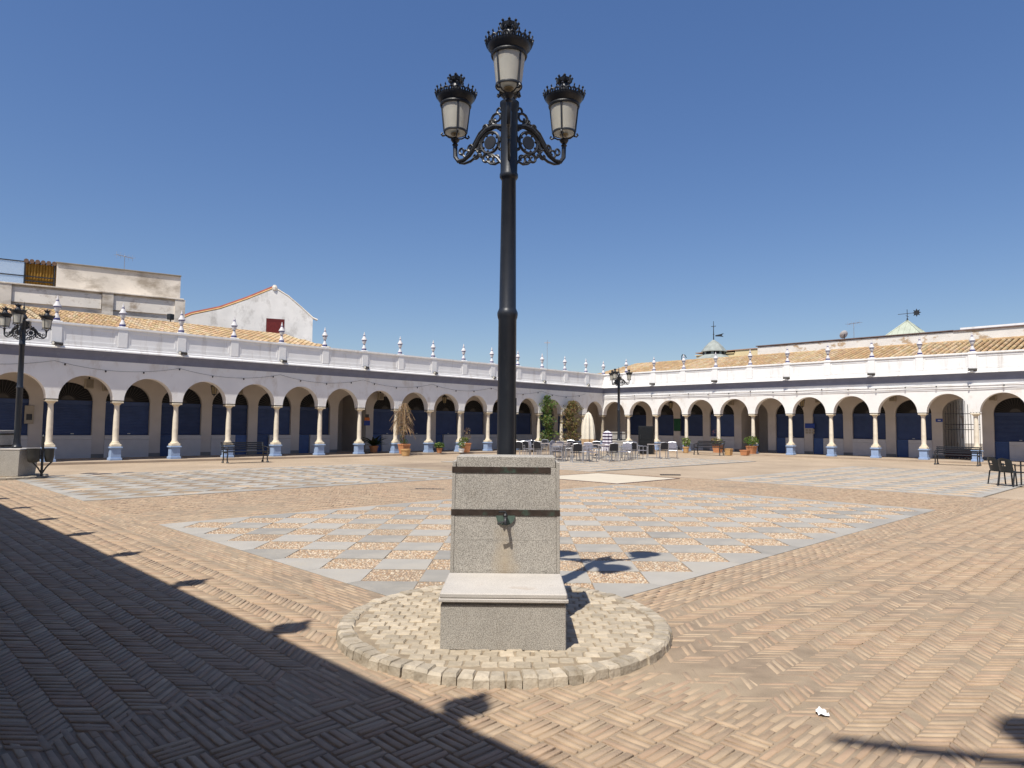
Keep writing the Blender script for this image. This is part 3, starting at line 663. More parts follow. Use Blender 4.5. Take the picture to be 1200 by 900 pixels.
def finial_mesh():
    f = MB(); f.m = 0
    def part(prof, mi): f.m = mi; f.lathe([(r*.80, z) for r, z in prof], 14)
    part([(.14, 5.56), (.14, 5.60)], 0); part([(.15, 5.60), (.155, 5.63), (.15, 5.665)], 1); part([(.145, 5.665), (.14, 5.70), (.10, 5.76), (.07, 5.84), (.055, 5.88)], 0)
    part([(.065, 5.88), (.07, 5.895), (.065, 5.91)], 1); part([(.06, 5.91), (.10, 5.95), (.125, 6.02), (.135, 6.10)], 0); part([(.145, 6.10), (.185, 6.125), (.185, 6.15), (.17, 6.17)], 0)
    part([(.128, 6.085), (.15, 6.10), (.187, 6.127)], 1)
    part([(.165, 6.17), (.13, 6.22), (.09, 6.29), (.065, 6.34)], 0); part([(.07, 6.34), (.075, 6.36), (.06, 6.375)], 1); part([(.055, 6.375), (.065, 6.41), (.05, 6.45), (.025, 6.49), (.032, 6.52), (.005, 6.57)], 0)
    return f.mesh('finial', [FINW, FINB], True)
FIN = finial_mesh()
OW, OSP, ORISE = 1.84, 2.55, .80             # shop openings
def shutter_mesh():
    s = MB(); z = 1.07; hw = OW/2+.03; n = 22; st = (2.57-1.07)/n; P = []; Fc = []
    for i in range(n):
        for zz, yy in ((0, 0), (.25, .014), (.75, .014), (1.0, 0)): P += [(-hw, yy, z+(i+zz)*st), (hw, yy, z+(i+zz)*st)]
    for k in range(n*4-1): Fc.append((2*k, 2*k+1, 2*k+3, 2*k+2))
    s.add(P, Fc); s.box(-hw, hw, .015, .05, 2.40, 2.57); return s.mesh('shutter', SHUT)
SHM = shutter_mesh()
def fan_mesh():
    d = MB(); n = 20; hw = OW/2+.03
    P = [(hw*math.cos(PI*i/n), 0, OSP+.02+(ORISE+.03)*math.sin(PI*i/n)) for i in range(n+1)]; d.add(P, [tuple(range(n+1))])
    return d.mesh('fanlight', DARKV)
def spokes_mesh():
    s = MB(); hw = OW/2
    for i in range(1, 18):
        a = PI*i/18; s.tube([(.26*math.cos(a), .03, OSP+.02+.22*math.sin(a)), (hw*math.cos(a), .03, OSP+.02+ORISE*math.sin(a))], .009, 4)
    s.tube([(.26*math.cos(PI*i/14), .03, OSP+.02+.22*math.sin(PI*i/14)) for i in range(15)], .012, 4)
    s.add([(.24*math.cos(PI*i/12), .02, OSP+.02+.20*math.sin(PI*i/12)) for i in range(13)], [tuple(range(13))])
    s.tube([(-hw, .03, OSP+.03), (hw, .03, OSP+.03)], .016, 4); return s.mesh('fan_bars', FANIRON)
FAN, SPK = fan_mesh(), spokes_mesh()
def counter_mesh(x0, x1):
    c = MB(); c.box(x0, x1, -.02, .16, .07, .86); c.box(x0, x1, -.02, .175, .865, 1.06, .01); return c.mesh('counter', COUNTER)
CT_F = counter_mesh(-OW/2+.005, OW/2-.005); CT_R = counter_mesh(-.27, OW/2-.005); CT_L = counter_mesh(-OW/2+.005, .27)
def door_mesh(x0, x1):
    d = MB(); d.box(x0, x1, -.02, .03, .07, 1.06); d.box(x0+.05, x1-.05, .03, .045, .14, .98, .008); return d.mesh('door', DOORB)
DR_L = door_mesh(-OW/2+.005, -.275); DR_R = door_mesh(.275, OW/2-.005)
ZARCH, RARCH = 2.54, .965
def wing(label, loc, rz, sgn, s, ncol, doors, passages, roof, mouldings, first_finial=0, corner=True, name='arcade_wing'):
    """columns at local x = sgn*k*s (k from 0); local +y looks at the square"""
    root = thing(name, label, 'arcade', loc, rz)
    X = lambda u: sgn*u
    uend = (ncol-1)*s+.3
    def span(a, b): return (min(X(a), X(b)), max(X(a), X(b)))
    # --- arched wall
    wl = MB(); NA = 22; yf, yb = .20, -.20; ztop = 4.22
    P = []
    def flat(u0, u1):
        a, b = span(u0, u1); wl.box(a, b, yb, yf, ZARCH, ztop)
    if corner: flat(-.20 if sgn > 0 else .20, s/2-RARCH)
    else: flat(-.3, s/2-RARCH)
    for k in range(ncol-1):
        uc = (k+.5)*s
        if k < ncol-2: flat(uc+RARCH, uc+s-RARCH)
        else: flat(uc+RARCH, uend)
        vs = []; fs = []
        for i in range(NA+1):
            t = PI*i/NA; x = X(uc+RARCH*math.cos(t)); z = ZARCH+RARCH*math.sin(t)
            vs += [(x, yf, z), (x, yf, ztop), (x, yb, z), (x, yb, ztop)]
        for i in range(NA):
            a = 4*i; b = a+4
            fs += [(a, b, b+1, a+1), (a+2, a+3, b+3, b+2), (a, a+2, b+2, b)]
        wl.add(vs, fs)
    wl.build('arched_wall', WALLW, root)
    # --- columns
    for k in range(ncol):
        c = link('column', CSH, root, (X(k*s), 0, 0)); link('pedestal', CPE, c); link('column_base', CBA, c); link('capital', CCA, c)
        wl2 = MB()
    # --- cornice, parapet, piers, finials
    m0 = sgn if corner else 0
    us = 0 if corner else -.3
    a, b = X(us), X(uend)
    def pro(prof, mt, nm):
        q = MB()
        if sgn > 0: q.profx(prof, a, b, m0, 0)
        else: q.profx(prof[::-1], a, b, m0, 0)
        return q.build(nm, mt, root)
    pro([(.201, 4.14), (.23, 4.20), (.27, 4.30), (.34, 4.40), (.44, 4.475), (.44, 4.50), (.201, 4.50)], CORNB, 'cornice')
    par = pro([(.20, 4.503), (.485, 4.503), (.485, 4.555), (.45, 4.60), (.45, 4.66), (.425, 4.67), (.425, 4.72), (.39, 4.73), (.39, 5.42), (.42, 5.43), (.42, 5.455), (.46, 5.47), (.46, 5.55), (.12, 5.56), (.12, 4.6)], WHITE, 'parapet')
    pr = MB(); pr.box(-.18, .18, .15, .435, 4.725, 5.58, .006); prm = pr.mesh('parapet_pier', WHITE)
    frl = MB(); 
    for k in range(ncol):
        if corner and k == 0: continue
        link('parapet_pier', prm, root, (X(k*s), 0, 0)); link('finial', FIN, root, (X(k*s), .29, .02))
    if corner and sgn > 0: link('finial', FIN, root, (X(.30), .30, .0))
    for k in range(ncol-1):                    # raised frames of the panels
        u0, u1 = k*s+.19, (k+1)*s-.19
        if corner and k == 0: u0 = .62
        f = MB(); A, B = span(u0, u1); f.box(A, B, .385, .408, 4.74, 4.84); f.box(A, B, .385, .408, 5.34, 5.42); f.box(A, A+.09, .385, .407, 4.845, 5.335); f.box(B-.09, B, .385, .407, 4.845, 5.335)
        f.build('panel_frame', WHITE, root)
    if mouldings:
        q = MB()
        pf = [(.201, 3.66), (.225, 3.68), (.225, 3.74), (.25, 3.76), (.25, 3.86), (.275, 3.88), (.275, 3.98), (.201, 4.0)]
        if sgn > 0: q.profx(pf, X(.2), b, 0, 0)
        else: q.profx(pf[::-1], X(.2), b, 0, 0)
        q.build('string_course', WHITE, root)
    # --- inside: floor, ceiling, back wall
    fl = MB(); A, B = span(-2.9 if corner and sgn > 0 else (.3 if corner else -.3), uend+.2)
    if corner and sgn < 0: A, B = span(.85, uend+.2)
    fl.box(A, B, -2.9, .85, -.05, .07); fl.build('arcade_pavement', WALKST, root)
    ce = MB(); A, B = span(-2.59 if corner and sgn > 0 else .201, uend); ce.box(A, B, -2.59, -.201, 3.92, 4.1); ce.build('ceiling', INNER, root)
    bw = MB(); yb0, yb1 = -2.85, -2.60
    def bflat(u0, u1, z0=.07, z1=3.92):
        A, B = span(u0, u1); bw.box(A, B, yb0, yb1, z0, z1)
    hw = OW/2
    if corner: bflat(-2.84 if sgn > 0 else -2.59, s/2-hw)
    else: bflat(-.3, s/2-hw)
    sk = MB()
    for k in range(ncol-1):
        uc = (k+.5)*s; last = k == ncol-2
        bflat(uc+hw, uend if last else uc+s-hw)
        if not last:
            A, B = span(uc+hw-.01, uc+s-hw+.01); sk = MB(); sk.box(A, B, yb1-.02, yb1+.012, .07, .24); sk.build('skirting', mat('skirting_grey', (.20, .19, .18), .8), root)
        A, B = span(uc+hw, uend if last else uc+s-hw)
        vs = []; fs = []
        for i in range(NA+1):
            t = PI*i/NA; x = X(uc+hw*math.cos(t)); z = OSP+ORISE*math.sin(t)
            vs += [(x, yb1, z), (x, yb1, 3.92), (x, yb0, z)]
        for i in range(NA): q = 3*i; fs += [(q, q+3, q+4, q+1), (q, q+2, q+5, q+3)]
        bw.add(vs, fs)
        imp = MB()
        if k in passages:
            wd, mt, depth = passages[k]
            t = MB(); x0, x1 = span(uc-hw, uc+hw)
            t.add([(x0, yb0, .07), (x0, -depth, .07), (x0, -depth, 3.6), (x0, yb0, 3.6)], [(0, 1, 2, 3)]); t.add([(x1, yb0, .07), (x1, -depth, .07), (x1, -depth, 3.6), (x1, yb0, 3.6)], [(0, 3, 2, 1)])
            t.add([(x0, yb0, 3.5), (x1, yb0, 3.5), (x1, -depth, 3.5), (x0, -depth, 3.5)], [(0, 1, 2, 3)])
            if wd == 'closed': t.add([(x0, -depth, .07), (x1, -depth, .07), (x1, -depth, 3.6), (x0, -depth, 3.6)], [(0, 1, 2, 3)])
            t.add([(x0, yb0, .075), (x1, yb0, .075), (x1, -depth, .075), (x0, -depth, .075)], [(0, 1, 2, 3)])
            t.build('passage', mt, root)
            continue
        xm = X(uc)
        sh = link('shutter', SHM, root, (xm, -2.76, 0)); fa = link('fanlight', FAN, root, (xm, -2.78, 0)); link('fan_bars', SPK, fa)
        d = doors[k % len(doors)] if doors else 0
        if d == 0: link('counter', CT_F, root, (xm, -2.74, 0))
        elif d == 1: link('counter', CT_R, root, (xm, -2.74, 0)); link('door', DR_L, root, (xm, -2.74, 0))
        else: link('counter', CT_L, root, (xm, -2.74, 0)); link('door', DR_R, root, (xm, -2.74, 0))
        if random.random() < .5: hd = MB(); hd.box(-.06, .06, .014, .03, 1.11, 1.15); hd.build('shutter_handle', GREYBOX, sh, False, (random.uniform(-.3, .1), 0, 0))
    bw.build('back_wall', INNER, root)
    for k in range(ncol-1):
        uc = (k+.5)*s
        A, B = span(uc+hw-.02, uc+s-hw+.02)
        if k < ncol-2: im = MB(); im.box(A, B, yb1-.01, yb1+.022, 2.50, 2.535); im.build('impost_band', INNER, root)
    # body of the shops behind, with gaps where passages run through
    bd = MB(); cuts = sorted(((k+.5)*s-hw, (k+.5)*s+hw, d_[0]) for k, d_ in passages.items())
    u = -5.8 if corner and sgn > 0 else (-2.84 if corner else -.3)
    for c0, c1, kind in cuts:
        A, B = span(u, c0-.02); bd.box(A, B, -5.8, -2.87, -.05, 5.2); A, B = span(c0-.02, c1+.02); bd.box(A, B, -5.8, -2.87, 3.62, 5.2); u = c1+.02
        if kind == 'closed': bd.box(A, B, -5.8, -5.4, -.05, 3.6)
    A, B = span(u, uend); bd.box(A, B, -5.8, -2.87, -.05, 5.2)
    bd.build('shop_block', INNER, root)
    A, B = span(.12 if corner else -.3, uend); rd = MB(); rd.box(A, B, -2.86, .12, 4.23, 5.0); rd.build('roof_deck', WHITE, root)
    # --- tiled roof
    if roof:
        u0, u1, hip = roof; y0r, z0r, y1r, z1r = .02, 5.36, -5.0, (6.62 if sgn > 0 else 6.66)
        A, B = span(u0, u1)
        r = MB()
        h0 = X(u0+hip); 
        P = [(X(u0), y0r, z0r), (X(u1), y0r, z0r), (X(u1), y1r, z1r), (h0, y1r, z1r), (X(u0), -5.78, 5.2), (X(u1), -5.78, 5.2)]
        r.add(P, [(0, 1, 2, 3), (0, 3, 4), (3, 2, 5, 4), (1, 5, 2)]); ro = r.build('roof', mat('roof_under', (.09, .058, .032), .9), root)
        tl = MB(); pit = .285; nt_ = 12; seg = 4
        u = u0+.1
        pal = [(.46, .32, .175), (.49, .35, .20), (.44, .295, .155), (.50, .37, .225), (.41, .28, .155), (.52, .40, .255)]
        while u < u1:
            f0, f1 = 0.0, 1.0
            if hip and u < u0+hip: f1 = max(.08, (u-u0)/hip)
            n = max(1, int(nt_*f1))
            for q in range(n):
                ta, tb = q/nt_, min(f1, (q+1.18)/nt_); tl.col = tuple(c*(.95+.10*random.random()) for c in (pal[int(u*7.3) % 6] if random.random() < .7 else random.choice(pal)))
                vs = []
                for t_, rr, lift in ((ta, .088, .075), (tb, .076, .045)):
                    yy = y0r+(y1r-y0r)*t_; zz = z0r+(z1r-z0r)*t_+lift
                    jx = random.uniform(-.008, .008)
                    for e in range(seg+1): an = PI*e/seg; vs.append((X(u)+jx+rr*math.cos(an), yy, zz+rr*1.25*math.sin(an)))
                n5 = seg+1
                tl.add(vs, [(e, e+1, n5+e+1, n5+e) for e in range(seg)]+[tuple(range(seg+1))])
            u += pit
        tag(tl.build('roof_tiles', TILE, ro), kind='stuff')
        rc = MB(); 
        for q in np.arange(u0+hip, u1-.3, .40):
            A, B = span(q, q+.42); rc.tube([(A, y1r, z1r+.03), (B, y1r, z1r+.045)], .11, 8)
        tag(rc.build('ridge_tiles', TILE if False else mat('ridge_tile', (.40, .27, .14), .9, .3, 3), ro), kind='stuff')
    return root
LW = wing('long white arcade with tiled roof below the old rendered house and gable house', (XR, YL, 0), PI, 1, SL, 18, [0, 1, 0, 1, 0, 2, 0, 2, 0, 2, 2, 1, 2, 0, 0, 0, 0], {8: ('closed', INNER, 5.2)}, (22.0, 39.9, .9), False)
RW = wing('sunlit white arcade with iron gate below the peeling wall and pyramid roof', (XR, YL, 0), PI/2, -1, SR, 13, [0, 0, 0, 0, 0, 2, 2, 0, 2, 0, 2, 0], {4: ('closed', INNER, 5.2), 9: ('open', INNER, 5.78)}, (-1.6, 28.6, 1.2), True)
# the wing behind the photographer, whose roofline shades the paving
NX, NS = -.965, 2.12
NW = wing('white arcade whose parapet and finials shade the brick paving', (NX, 2.82-.9+2.12*10, 0), -PI/2, 1, NS, 14, [0, 1], {}, None, False, corner=False)

# fourth side guessed, outside the frame; added to block skylight and darken the foreground
SW = wing('unseen white arcade on the fourth side of the square, added to cut skylight', (NX+2.6, -4.3, 0), 0, 1, SR, 13, [0, 2], {}, None, False, corner=False)

# iron gate in the open passage of the right wing
gy = YL-(9.5)*SR
t = thing('iron_gate', 'open black iron bar gate in the arcade passage by the blue plaque', 'gate', (XR+2.72, gy, .07), -PI/2)
for i in range(13):
    x = -.80+i*.1333; b = MB(); zt_ = 2.48+(.72*math.sqrt(max(0, 1-(x/.82)**2)))
    b.tube([(x, 0, .02), (x, 0, zt_-.02)], .014, 6); b.lathe([(.001, -.03), (.026, 0), (.001, .03)], 6, (x, 0, 1.72)); b.build('gate_bar', IRON, t)
b = MB()
for z in (.08, .62, 1.58, 1.86, 2.44): b.box(-.82, .82, -.012, .012, z, z+.035)
b.build('gate_rail', IRON, t)
b = MB(); b.box(-.82, .82, -.02, .02, .12, .58); b.build('gate_kick_plate', mat('gate_plate', (.05, .012, .012), .6), t)
# house across the lane behind, seen through the gate
t = thing('lane_house', 'bright white house wall seen through the iron gate passage', 'house', (XR+14.5, gy-3.2, 0))
b = MB(); b.box(0, 6, -5, 6, -.05, 4.6); b.build('wall', WHITE, t); b = MB(); b.box(-.02, .0, -5, 6, -.05, .75); b.build('dado', mat('grey_dado', (.35, .33, .31), .9), t)
b = MB(); b.box(-.15, 6.1, -5.1, 6.1, 4.6, 4.75); b.build('eaves', WHITE, t)

# ------------------------------------------------------------------ things fixed to the arcades
ORD = dict(enumerate('corner second third fourth fifth sixth seventh eighth ninth tenth eleventh twelfth thirteenth fourteenth fifteenth sixteenth'.split()))
def floodlight(x, y, z, rz, label, grp):
    t = thing('cornice_floodlight', label, 'floodlight', (x, y, z), rz, grp)
    b = MB(); b.tube([(-.22, 0, .05), (.12, 0, .05)], .065, 12); b.tube([(.12, 0, .05), (.16, 0, .05)], .08, 12); b.build('housing', mat('flood_grey', (.07, .065, .06), .5), t, True)
    b = MB(); b.box(-.05, .05, -.04, .04, -.06, -.0); b.box(-.015, .015, -.02, .02, -.02, .02); b.build('bracket', mat('bracket_grey', (.3, .3, .3), .5), t)
    b = MB(); b.tube([(.158, 0, .05), (.166, 0, .05)], .06, 12); b.build('lens', mat('lens', (.5, .48, .42), .2), t)
for k in (1, 3, 5, 7, 9, 11, 13, 15): floodlight(XR-k*SL, YL-.56, 4.62, PI+.5, 'dark floodlight on the shaded arcade cornice, %s column from the inner corner' % ORD[k], 'cornice floodlights, shaded arcade')
for k in (2, 4, 6, 8, 10): floodlight(XR-.56, YL-k*SR, 4.62, PI/2+.5, 'dark floodlight on the sunlit arcade cornice, %s column from the inner corner' % ORD[k], 'cornice floodlights, sunlit arcade')
for k in (2, 4, 6, 8, 9, 10): floodlight(NX+.60, 2.82-.9+2.12*k+.3, 4.62, 0, 'dark floodlight on the cornice of the arcade casting shade, %s pier' % ORD[k], 'cornice floodlights, shading arcade')
def hang_lantern(x, y, label):
    t = thing('hanging_lantern', label, 'lantern', (x, y, 0), random.uniform(0, 1))
    b = MB(); b.tube([(0, 0, 3.92), (0, 0, 3.52)], .012, 6); b.lathe([(.03, 3.52), (.06, 3.49), (.19, 3.40), (.20, 3.38), (.17, 3.37)], 6); b.lathe([(.10, 3.02), (.12, 3.0), (.03, 2.96), (.02, 2.90)], 6)
    for k in range(6): a = k*PI/3; b.tube([(.165*math.cos(a), .165*math.sin(a), 3.38), (.105*math.cos(a), .105*math.sin(a), 3.02)], .011, 4)
    b.build('frame', IRON, t); b = MB(); b.lathe([(.095, 3.03), (.155, 3.37)], 6); b.build('glass', AMBER, t)
for x, y, lb in ((12.96, 33.14, 'hanging lantern in the shaded arch behind the park bench'), (26.96, 33.14, 'hanging lantern in the arch behind the square terracotta planter with shrubs')): hang_lantern(x, y, lb)
for x, y, lb in ((42.36, 26.82, 'hanging lantern in the arch above the tall black cabinet'), (42.36, 22.9, 'hanging lantern in the sunlit arch above the bench and pots'), (42.36, 17.54, 'hanging lantern in the arch near the blue notice panel')): hang_lantern(x, y, lb)
def spk(x, y, z, rz, label):
    t = thing('wall_box', label, 'speaker', (x, y, z), rz)
    b = MB(); b.box(-.16, .16, -.13, .13, -.2, .2, .02); b.build('housing', SPEAK, t); b = MB(); b.box(-.13, .13, .13, .137, -.17, .17); b.build('grille', mat('grille', (.22, .19, .15), .8), t)
    b = MB(); b.box(-.03, .03, -.03, .03, .2, .45); b.build('bracket', IRON, t)
G3 = 'beige speaker box high up inside the arch '
for x, y, z, rz, q in ((7.8, 33.3, 3.25, PI, 'behind the litter bins, hung free'), (8.7, 34.2, 3.2, PI, 'behind the litter bins, on the wall'), (14.6, 34.2, 3.3, PI, 'right above the bench on the shaded side'), (19.0, 34.2, 2.75, PI, 'before the dark passage'), (23.0, 34.2, 3.3, PI, 'near the orange and blue sign'),
                    (43.5, 22.82, 3.40, PI/2, 'behind the sunlit pots'), (43.5, 17.0, 3.45, PI/2, 'above the blue notice panel'), (43.5, 12.81, 3.45, PI/2, 'next to the gate passage, before the plaque'), (43.5, 8.0, 3.40, PI/2, 'just past the iron gate')):
    spk(x, y, z, rz, G3+q)
# signs
t = thing('pillar_sign', 'orange and blue enamel sign on the pillar by the potted palm', 'sign', (22.32, 34.52, 0), PI)
b = MB(); b.box(-.20, .20, .0, .02, 1.60, 1.88); b.build('blue_panel', SIGNB, t); b = MB(); b.box(-.17, .17, .0, .022, 1.885, 2.06); b.build('orange_panel', SIGNO, t); b = MB(); b.box(-.12, .12, .0, .02, 2.06, 2.25, .01); b.build('dark_panel', FANIRON, t)
t = thing('notice_panel', 'blue notice panel with six small plates below on the sunlit arcade pillar', 'sign', (43.74, 17.65, 0), PI/2)
b = MB(); b.box(-.30, .30, .0, .02, 1.68, 1.98); b.build('blue_board', SIGNB, t)
for i in range(3):
    for j in range(2): b = MB(); b.box(-.27+i*.2, -.13+i*.2, .0, .015, 1.34+j*.16, 1.46+j*.16); b.build('small_plate', SPEAK, t)
t = thing('green_board', 'dark green board on the pillar behind the black cabinet', 'sign', (43.74, 27.15, 0), PI/2); b = MB(); b.box(-.27, .27, 0, .03, 1.42, 2.28, .006); b.build('board', SIGNG, t); b = MB(); b.box(-.29, .29, 0, .02, 1.40, 2.30); b.build('frame', IRON, t)
t = thing('blue_plaque', 'small blue plaque on the pillar beside the iron gate', 'sign', (43.74, 10.55, 0), PI/2); b = MB(); b.box(-.17, .17, 0, .02, 2.08, 2.26, .004); b.build('plate', SIGNB, t); b = MB(); b.box(-.07, .07, .02, .023, 2.15, 2.19); b.build('white_mark', SIGNW, t)
t = thing('blue_notice', 'small blue notice on the pillar behind the climbing vine', 'sign', (38.3, 34.52, 0), PI); b = MB(); b.box(-.19, .19, 0, .02, 1.62, 2.02, .004); b.build('plate', SIGNB, t)
t = thing('ochre_box', 'small ochre wall box on the pillar behind the dry bush', 'sign', (41.1, 34.52, 0), PI); b = MB(); b.box(-.1, .1, 0, .05, 1.55, 1.95, .008); b.build('cover', mat('ochre_plate', (.25, .11, .06), .6), t)
t = thing('meter_box', 'pale meter box on the pillar behind the lamp post by the litter bins', 'box', (5.95, 34.52, 0), PI); b = MB(); b.box(-.16, .16, 0, .08, 1.55, 2.3, .01); b.build('cover', SPEAK, t); b = MB(); b.box(-.1, .1, .08, .09, 1.7, 1.95); b.build('window', IRON, t)
# string lights
def string_lights(pts, label, sag=.28, cr_=.006):
    t = thing('string_lights', label, 'string lights')
    cable = []
    for a, b in zip(pts[:-1], pts[1:]):
        a, b = Vector(a), Vector(b)
        for i in range(13): f = i/13; q = a.lerp(b, f); q.z -= sag*4*f*(1-f); cable.append(q)
    cable.append(Vector(pts[-1])); c = MB(); c.tube(cable, cr_, 4); c.build('cable', CABLE, t)
    bm = MB(); bm.lathe([(.012, 0), (.035, -.03), (.03, -.07), (.005, -.09)], 6); bm = bm.mesh('bulb', CABLE)
    for i in range(2, len(cable), 4): link('bulb', bm, t, cable[i])
string_lights([(XR-k*SL, YL-.27, 4.02) for k in (1, 3, 5, 7, 9, 11, 13, 15, 17)], 'festoon cable with small bulbs hung along the shaded arcade wall')
string_lights([(XR-.33, YL-k*SR, 3.98) for k in (1, 3, 5, 7, 9, 11, 12)], 'festoon cable with small bulbs hung along the sunlit arcade wall', .12, .005)

# ------------------------------------------------------------------ buildings behind
# old rendered house above the left roof
hd = (.975, -.223); ang = math.atan2(hd[1], hd[0])
t = thing('rendered_house', 'weathered grey rendered house with blank parapet wall above the arcade roof', 'house', (13.35, 38.94, 0), ang)
b = MB(); b.box(-22, 0, .12, 3.4, 0, 8.28); b.build('wall', OLDW, t)
for (a, c) in ((-22, -14.6), (-13.9, -8.05), (-7.5, -3.75), (-3.3, -.35)):
    b = MB(); b.box(a, c, .05, .12, 7.45, 8.18); b.build('plaster_panel', OLDW2, t)
for a in (-14.6, -8.0, -3.72, -.35):
    b = MB(); b.box(a+.0, a+(.5 if a > -14 else .7), -.03, .119, 6.2, 8.30); b.build('pilaster', OLDW, t)
b = MB(); b.box(-22.05, .08, -.06, 1.0, 8.285, 8.36, .01); b.build('string_coping', OLDW, t)
b = MB(); b.box(-5.76, -.02, .9, 3.2, 8.37, 9.72); b.build('upper_wall', OLDW, t); b = MB(); b.box(-5.8, .0, .82, 3.25, 9.725, 9.79, .01); b.build('upper_coping', mat('stained_coping', (.27, .235, .19), .95, .2, 2), t)
sh = MB()
for i in range(11): x = -7.05+i*.125; sh.tube([(x, 1.3, 8.37), (x, 1.3, 9.62)], .065, 8)
sh.build('corrugated_screen', YSHEET, t)
fr = MB()
for x in (-8.3, -7.1, -5.85): fr.box(x-.03, x+.03, 1.15, 1.21, 8.37, 9.75)
for z in (8.95, 9.68): fr.box(-8.3, -5.8, 1.15, 1.21, z-.025, z+.025)
fr.box(-7.1, -5.85, 1.15, 1.21, 8.7, 8.75); fr.build('steel_frame', IRON, t)
ri = MB()
for i in range(6): ri.tube([(-7.05+i*.235, 1.1, 9.72), (-7.05+i*.235, 3.2, 9.80)], .11, 8)
ri.build('tile_cover', mat('old_tile', (.16, .10, .07), .9), t)
gm = bpy.data.materials.new('terrace_glass'); gm.use_nodes = True; gb = gm.node_tree.nodes['Principled BSDF']; gb.inputs['Base Color'].default_value = (.55, .62, .70, 1); gb.inputs['Roughness'].default_value = .15; gb.inputs['Alpha'].default_value = .35
b = MB(); b.box(-8.27, -7.13, 1.175, 1.185, 8.40, 9.65); b.build('glass_screen', gm, t)
# gable house
t = thing('gable_house', 'whitewashed gable house with sagging red tiled roof and red shutter', 'house', (19.52, 41.2, 0), math.atan2(-.375, .927))
prof = [(-5.6, 7.60), (-4.55, 8.15), (-3.0, 8.62), (-1.47, 9.33), (.12, 10.17), (.95, 9.70), (1.75, 9.05), (2.48, 8.42)]
poly = [(2.48, 0), (-5.6, 0)]+prof
b = MB(); n = len(poly)
vs = [(x, 0, z) for x, z in poly]+[(x-1.3, 6, z) for x, z in poly]
b.add(vs, [tuple(range(n)), tuple(range(n, 2*n))[::-1]]+[(i, i+n, (i+1) % n+n, (i+1) % n) for i in range(n)]); b.build('wall', GABLE, t)
rf = MB()
for (x0, z0), (x1, z1) in zip(prof[:4], prof[1:5]):
    nseg = max(2, int(abs(x1-x0)/.3))
    for y in np.arange(.12, 6, .24):
        rf.tube([(x0-.217*y, y, z0+.10), (x1-.217*y, y, z1+.10)], .11, 6)
rr = rf.build('roof', REDT, t); tag(rr, kind='stuff')
ed = MB(); ed.tube([(x, .05, z+.05) for x, z in prof[:5]], .07, 6); ed.build('verge_tiles', OCHRE, t)
ed = MB(); ed.tube([(x, .05, z+.03) for x, z in prof[4:]]+[(2.78, .05, 8.34)], .075, 6); ed.lathe([(.16, -.15), (.17, 0), (.10, .16)], 8, (.12, .05, 10.22)); ed.build('verge_stones', OLDW, t)
b = MB(); b.box(-.33, .76, -.012, .02, 7.22, 8.24); wn = b.build('window', mat('red_frame', (.12, .015, .015), .6), t)
b = MB()
for i in range(9): b.box(-.29+i*.112, -.29+i*.112+.102, -.03, -.013, 7.28, 8.02)
b.build('shutter', REDSH, wn)
# peeling wall and roofs behind the right wing
WX = XR+5.05
t = thing('peeling_house', 'long house wall of peeling white paint above the sunlit arcade roof', 'house', (WX, 0, 0))
gy0, gy1 = gy-OW/2-.05, gy+OW/2+.05
b = MB(); pts_top = lambda y: 7.42+(.0-0.006)*(y-10)
b.box(.76, 2.6, -2, gy0, -.05, 7.30); b.box(.76, 2.6, gy1, 22.2, -.05, 7.38); b.box(.76, 2.6, gy0, gy1, 3.62, 7.30); b.build('wall', PEEL, t)
b = MB(); b.box(.01, .755, -2, 22.2, 6.05, 7.34); b.build('front_wall', PEEL, t)
b = MB(); b.box(-.06, 2.7, 10.3, 22.3, 7.385, 7.44); b.box(-.06, 2.7, -2, 10.295, 7.345, 7.42); b.build('coping', COPER, t)
b = MB(); b.box(.2, 2.6, -2, 10.0, 7.425, 7.56); b.build('upper_ledge', WHITE, t)
t = thing('yellow_house', 'pale yellow house top behind the zinc cupola', 'house', (50.3, 0, 0))
b = MB(); b.box(0, 6, 23.6, 29.4, 0, 7.52); b.box(0, 6, 23.6, 26.0, 7.52, 7.72); b.build('wall', YELLOW, t); b = MB(); b.box(-.06, 6, 23.55, 29.45, 7.725, 7.79); b.build('coping', mat('pink_coping', (.40, .25, .17), .9), t)
b = MB(); b.box(-.08, 6.1, 26.05, 29.5, 7.53, 7.58); b.build('ledge', YELLOW, t)
# cupola
t = thing('zinc_cupola', 'small grey octagonal cupola with cross and weather vane', 'cupola', (49.6, 27.45, .16))
b = MB(); b.lathe([(1.55, 6.4), (1.75, 6.80), (.95, 7.22), (.92, 7.24)], 8, a0=.39); b.lathe([(.86, 7.23), (.86, 7.50)], 8, a0=.39); b.build('drum', ZINC, t)
b = MB(); b.lathe([(1.0, 7.50), (.98, 7.56), (.70, 7.92), (.40, 8.22), (.12, 8.42), (.05, 8.46)], 8, a0=.39); b.build('dome', ZINC, t)
for k in range(8): a = .39+PI/8+k*PI/4; b = MB(); b.box(-.2, .2, -.02, .02, 7.27, 7.47); b.build('window', DARKV, t, False, (.80*math.cos(a), .80*math.sin(a), 0), a+PI/2)
b = MB(); b.tube([(0, 0, 8.4), (0, 0, 9.95)], [.05, .02], 6); b.box(-.02, .02, -.2, .2, 9.52, 9.56); b.lathe([(.001, -.08), (.07, 0), (.001, .08)], 8, (0, 0, 8.9)); b.lathe([(.001, -.06), (.05, 0), (.001, .06)], 8, (0, 0, 9.45)); b.build('cross', IRON, t)
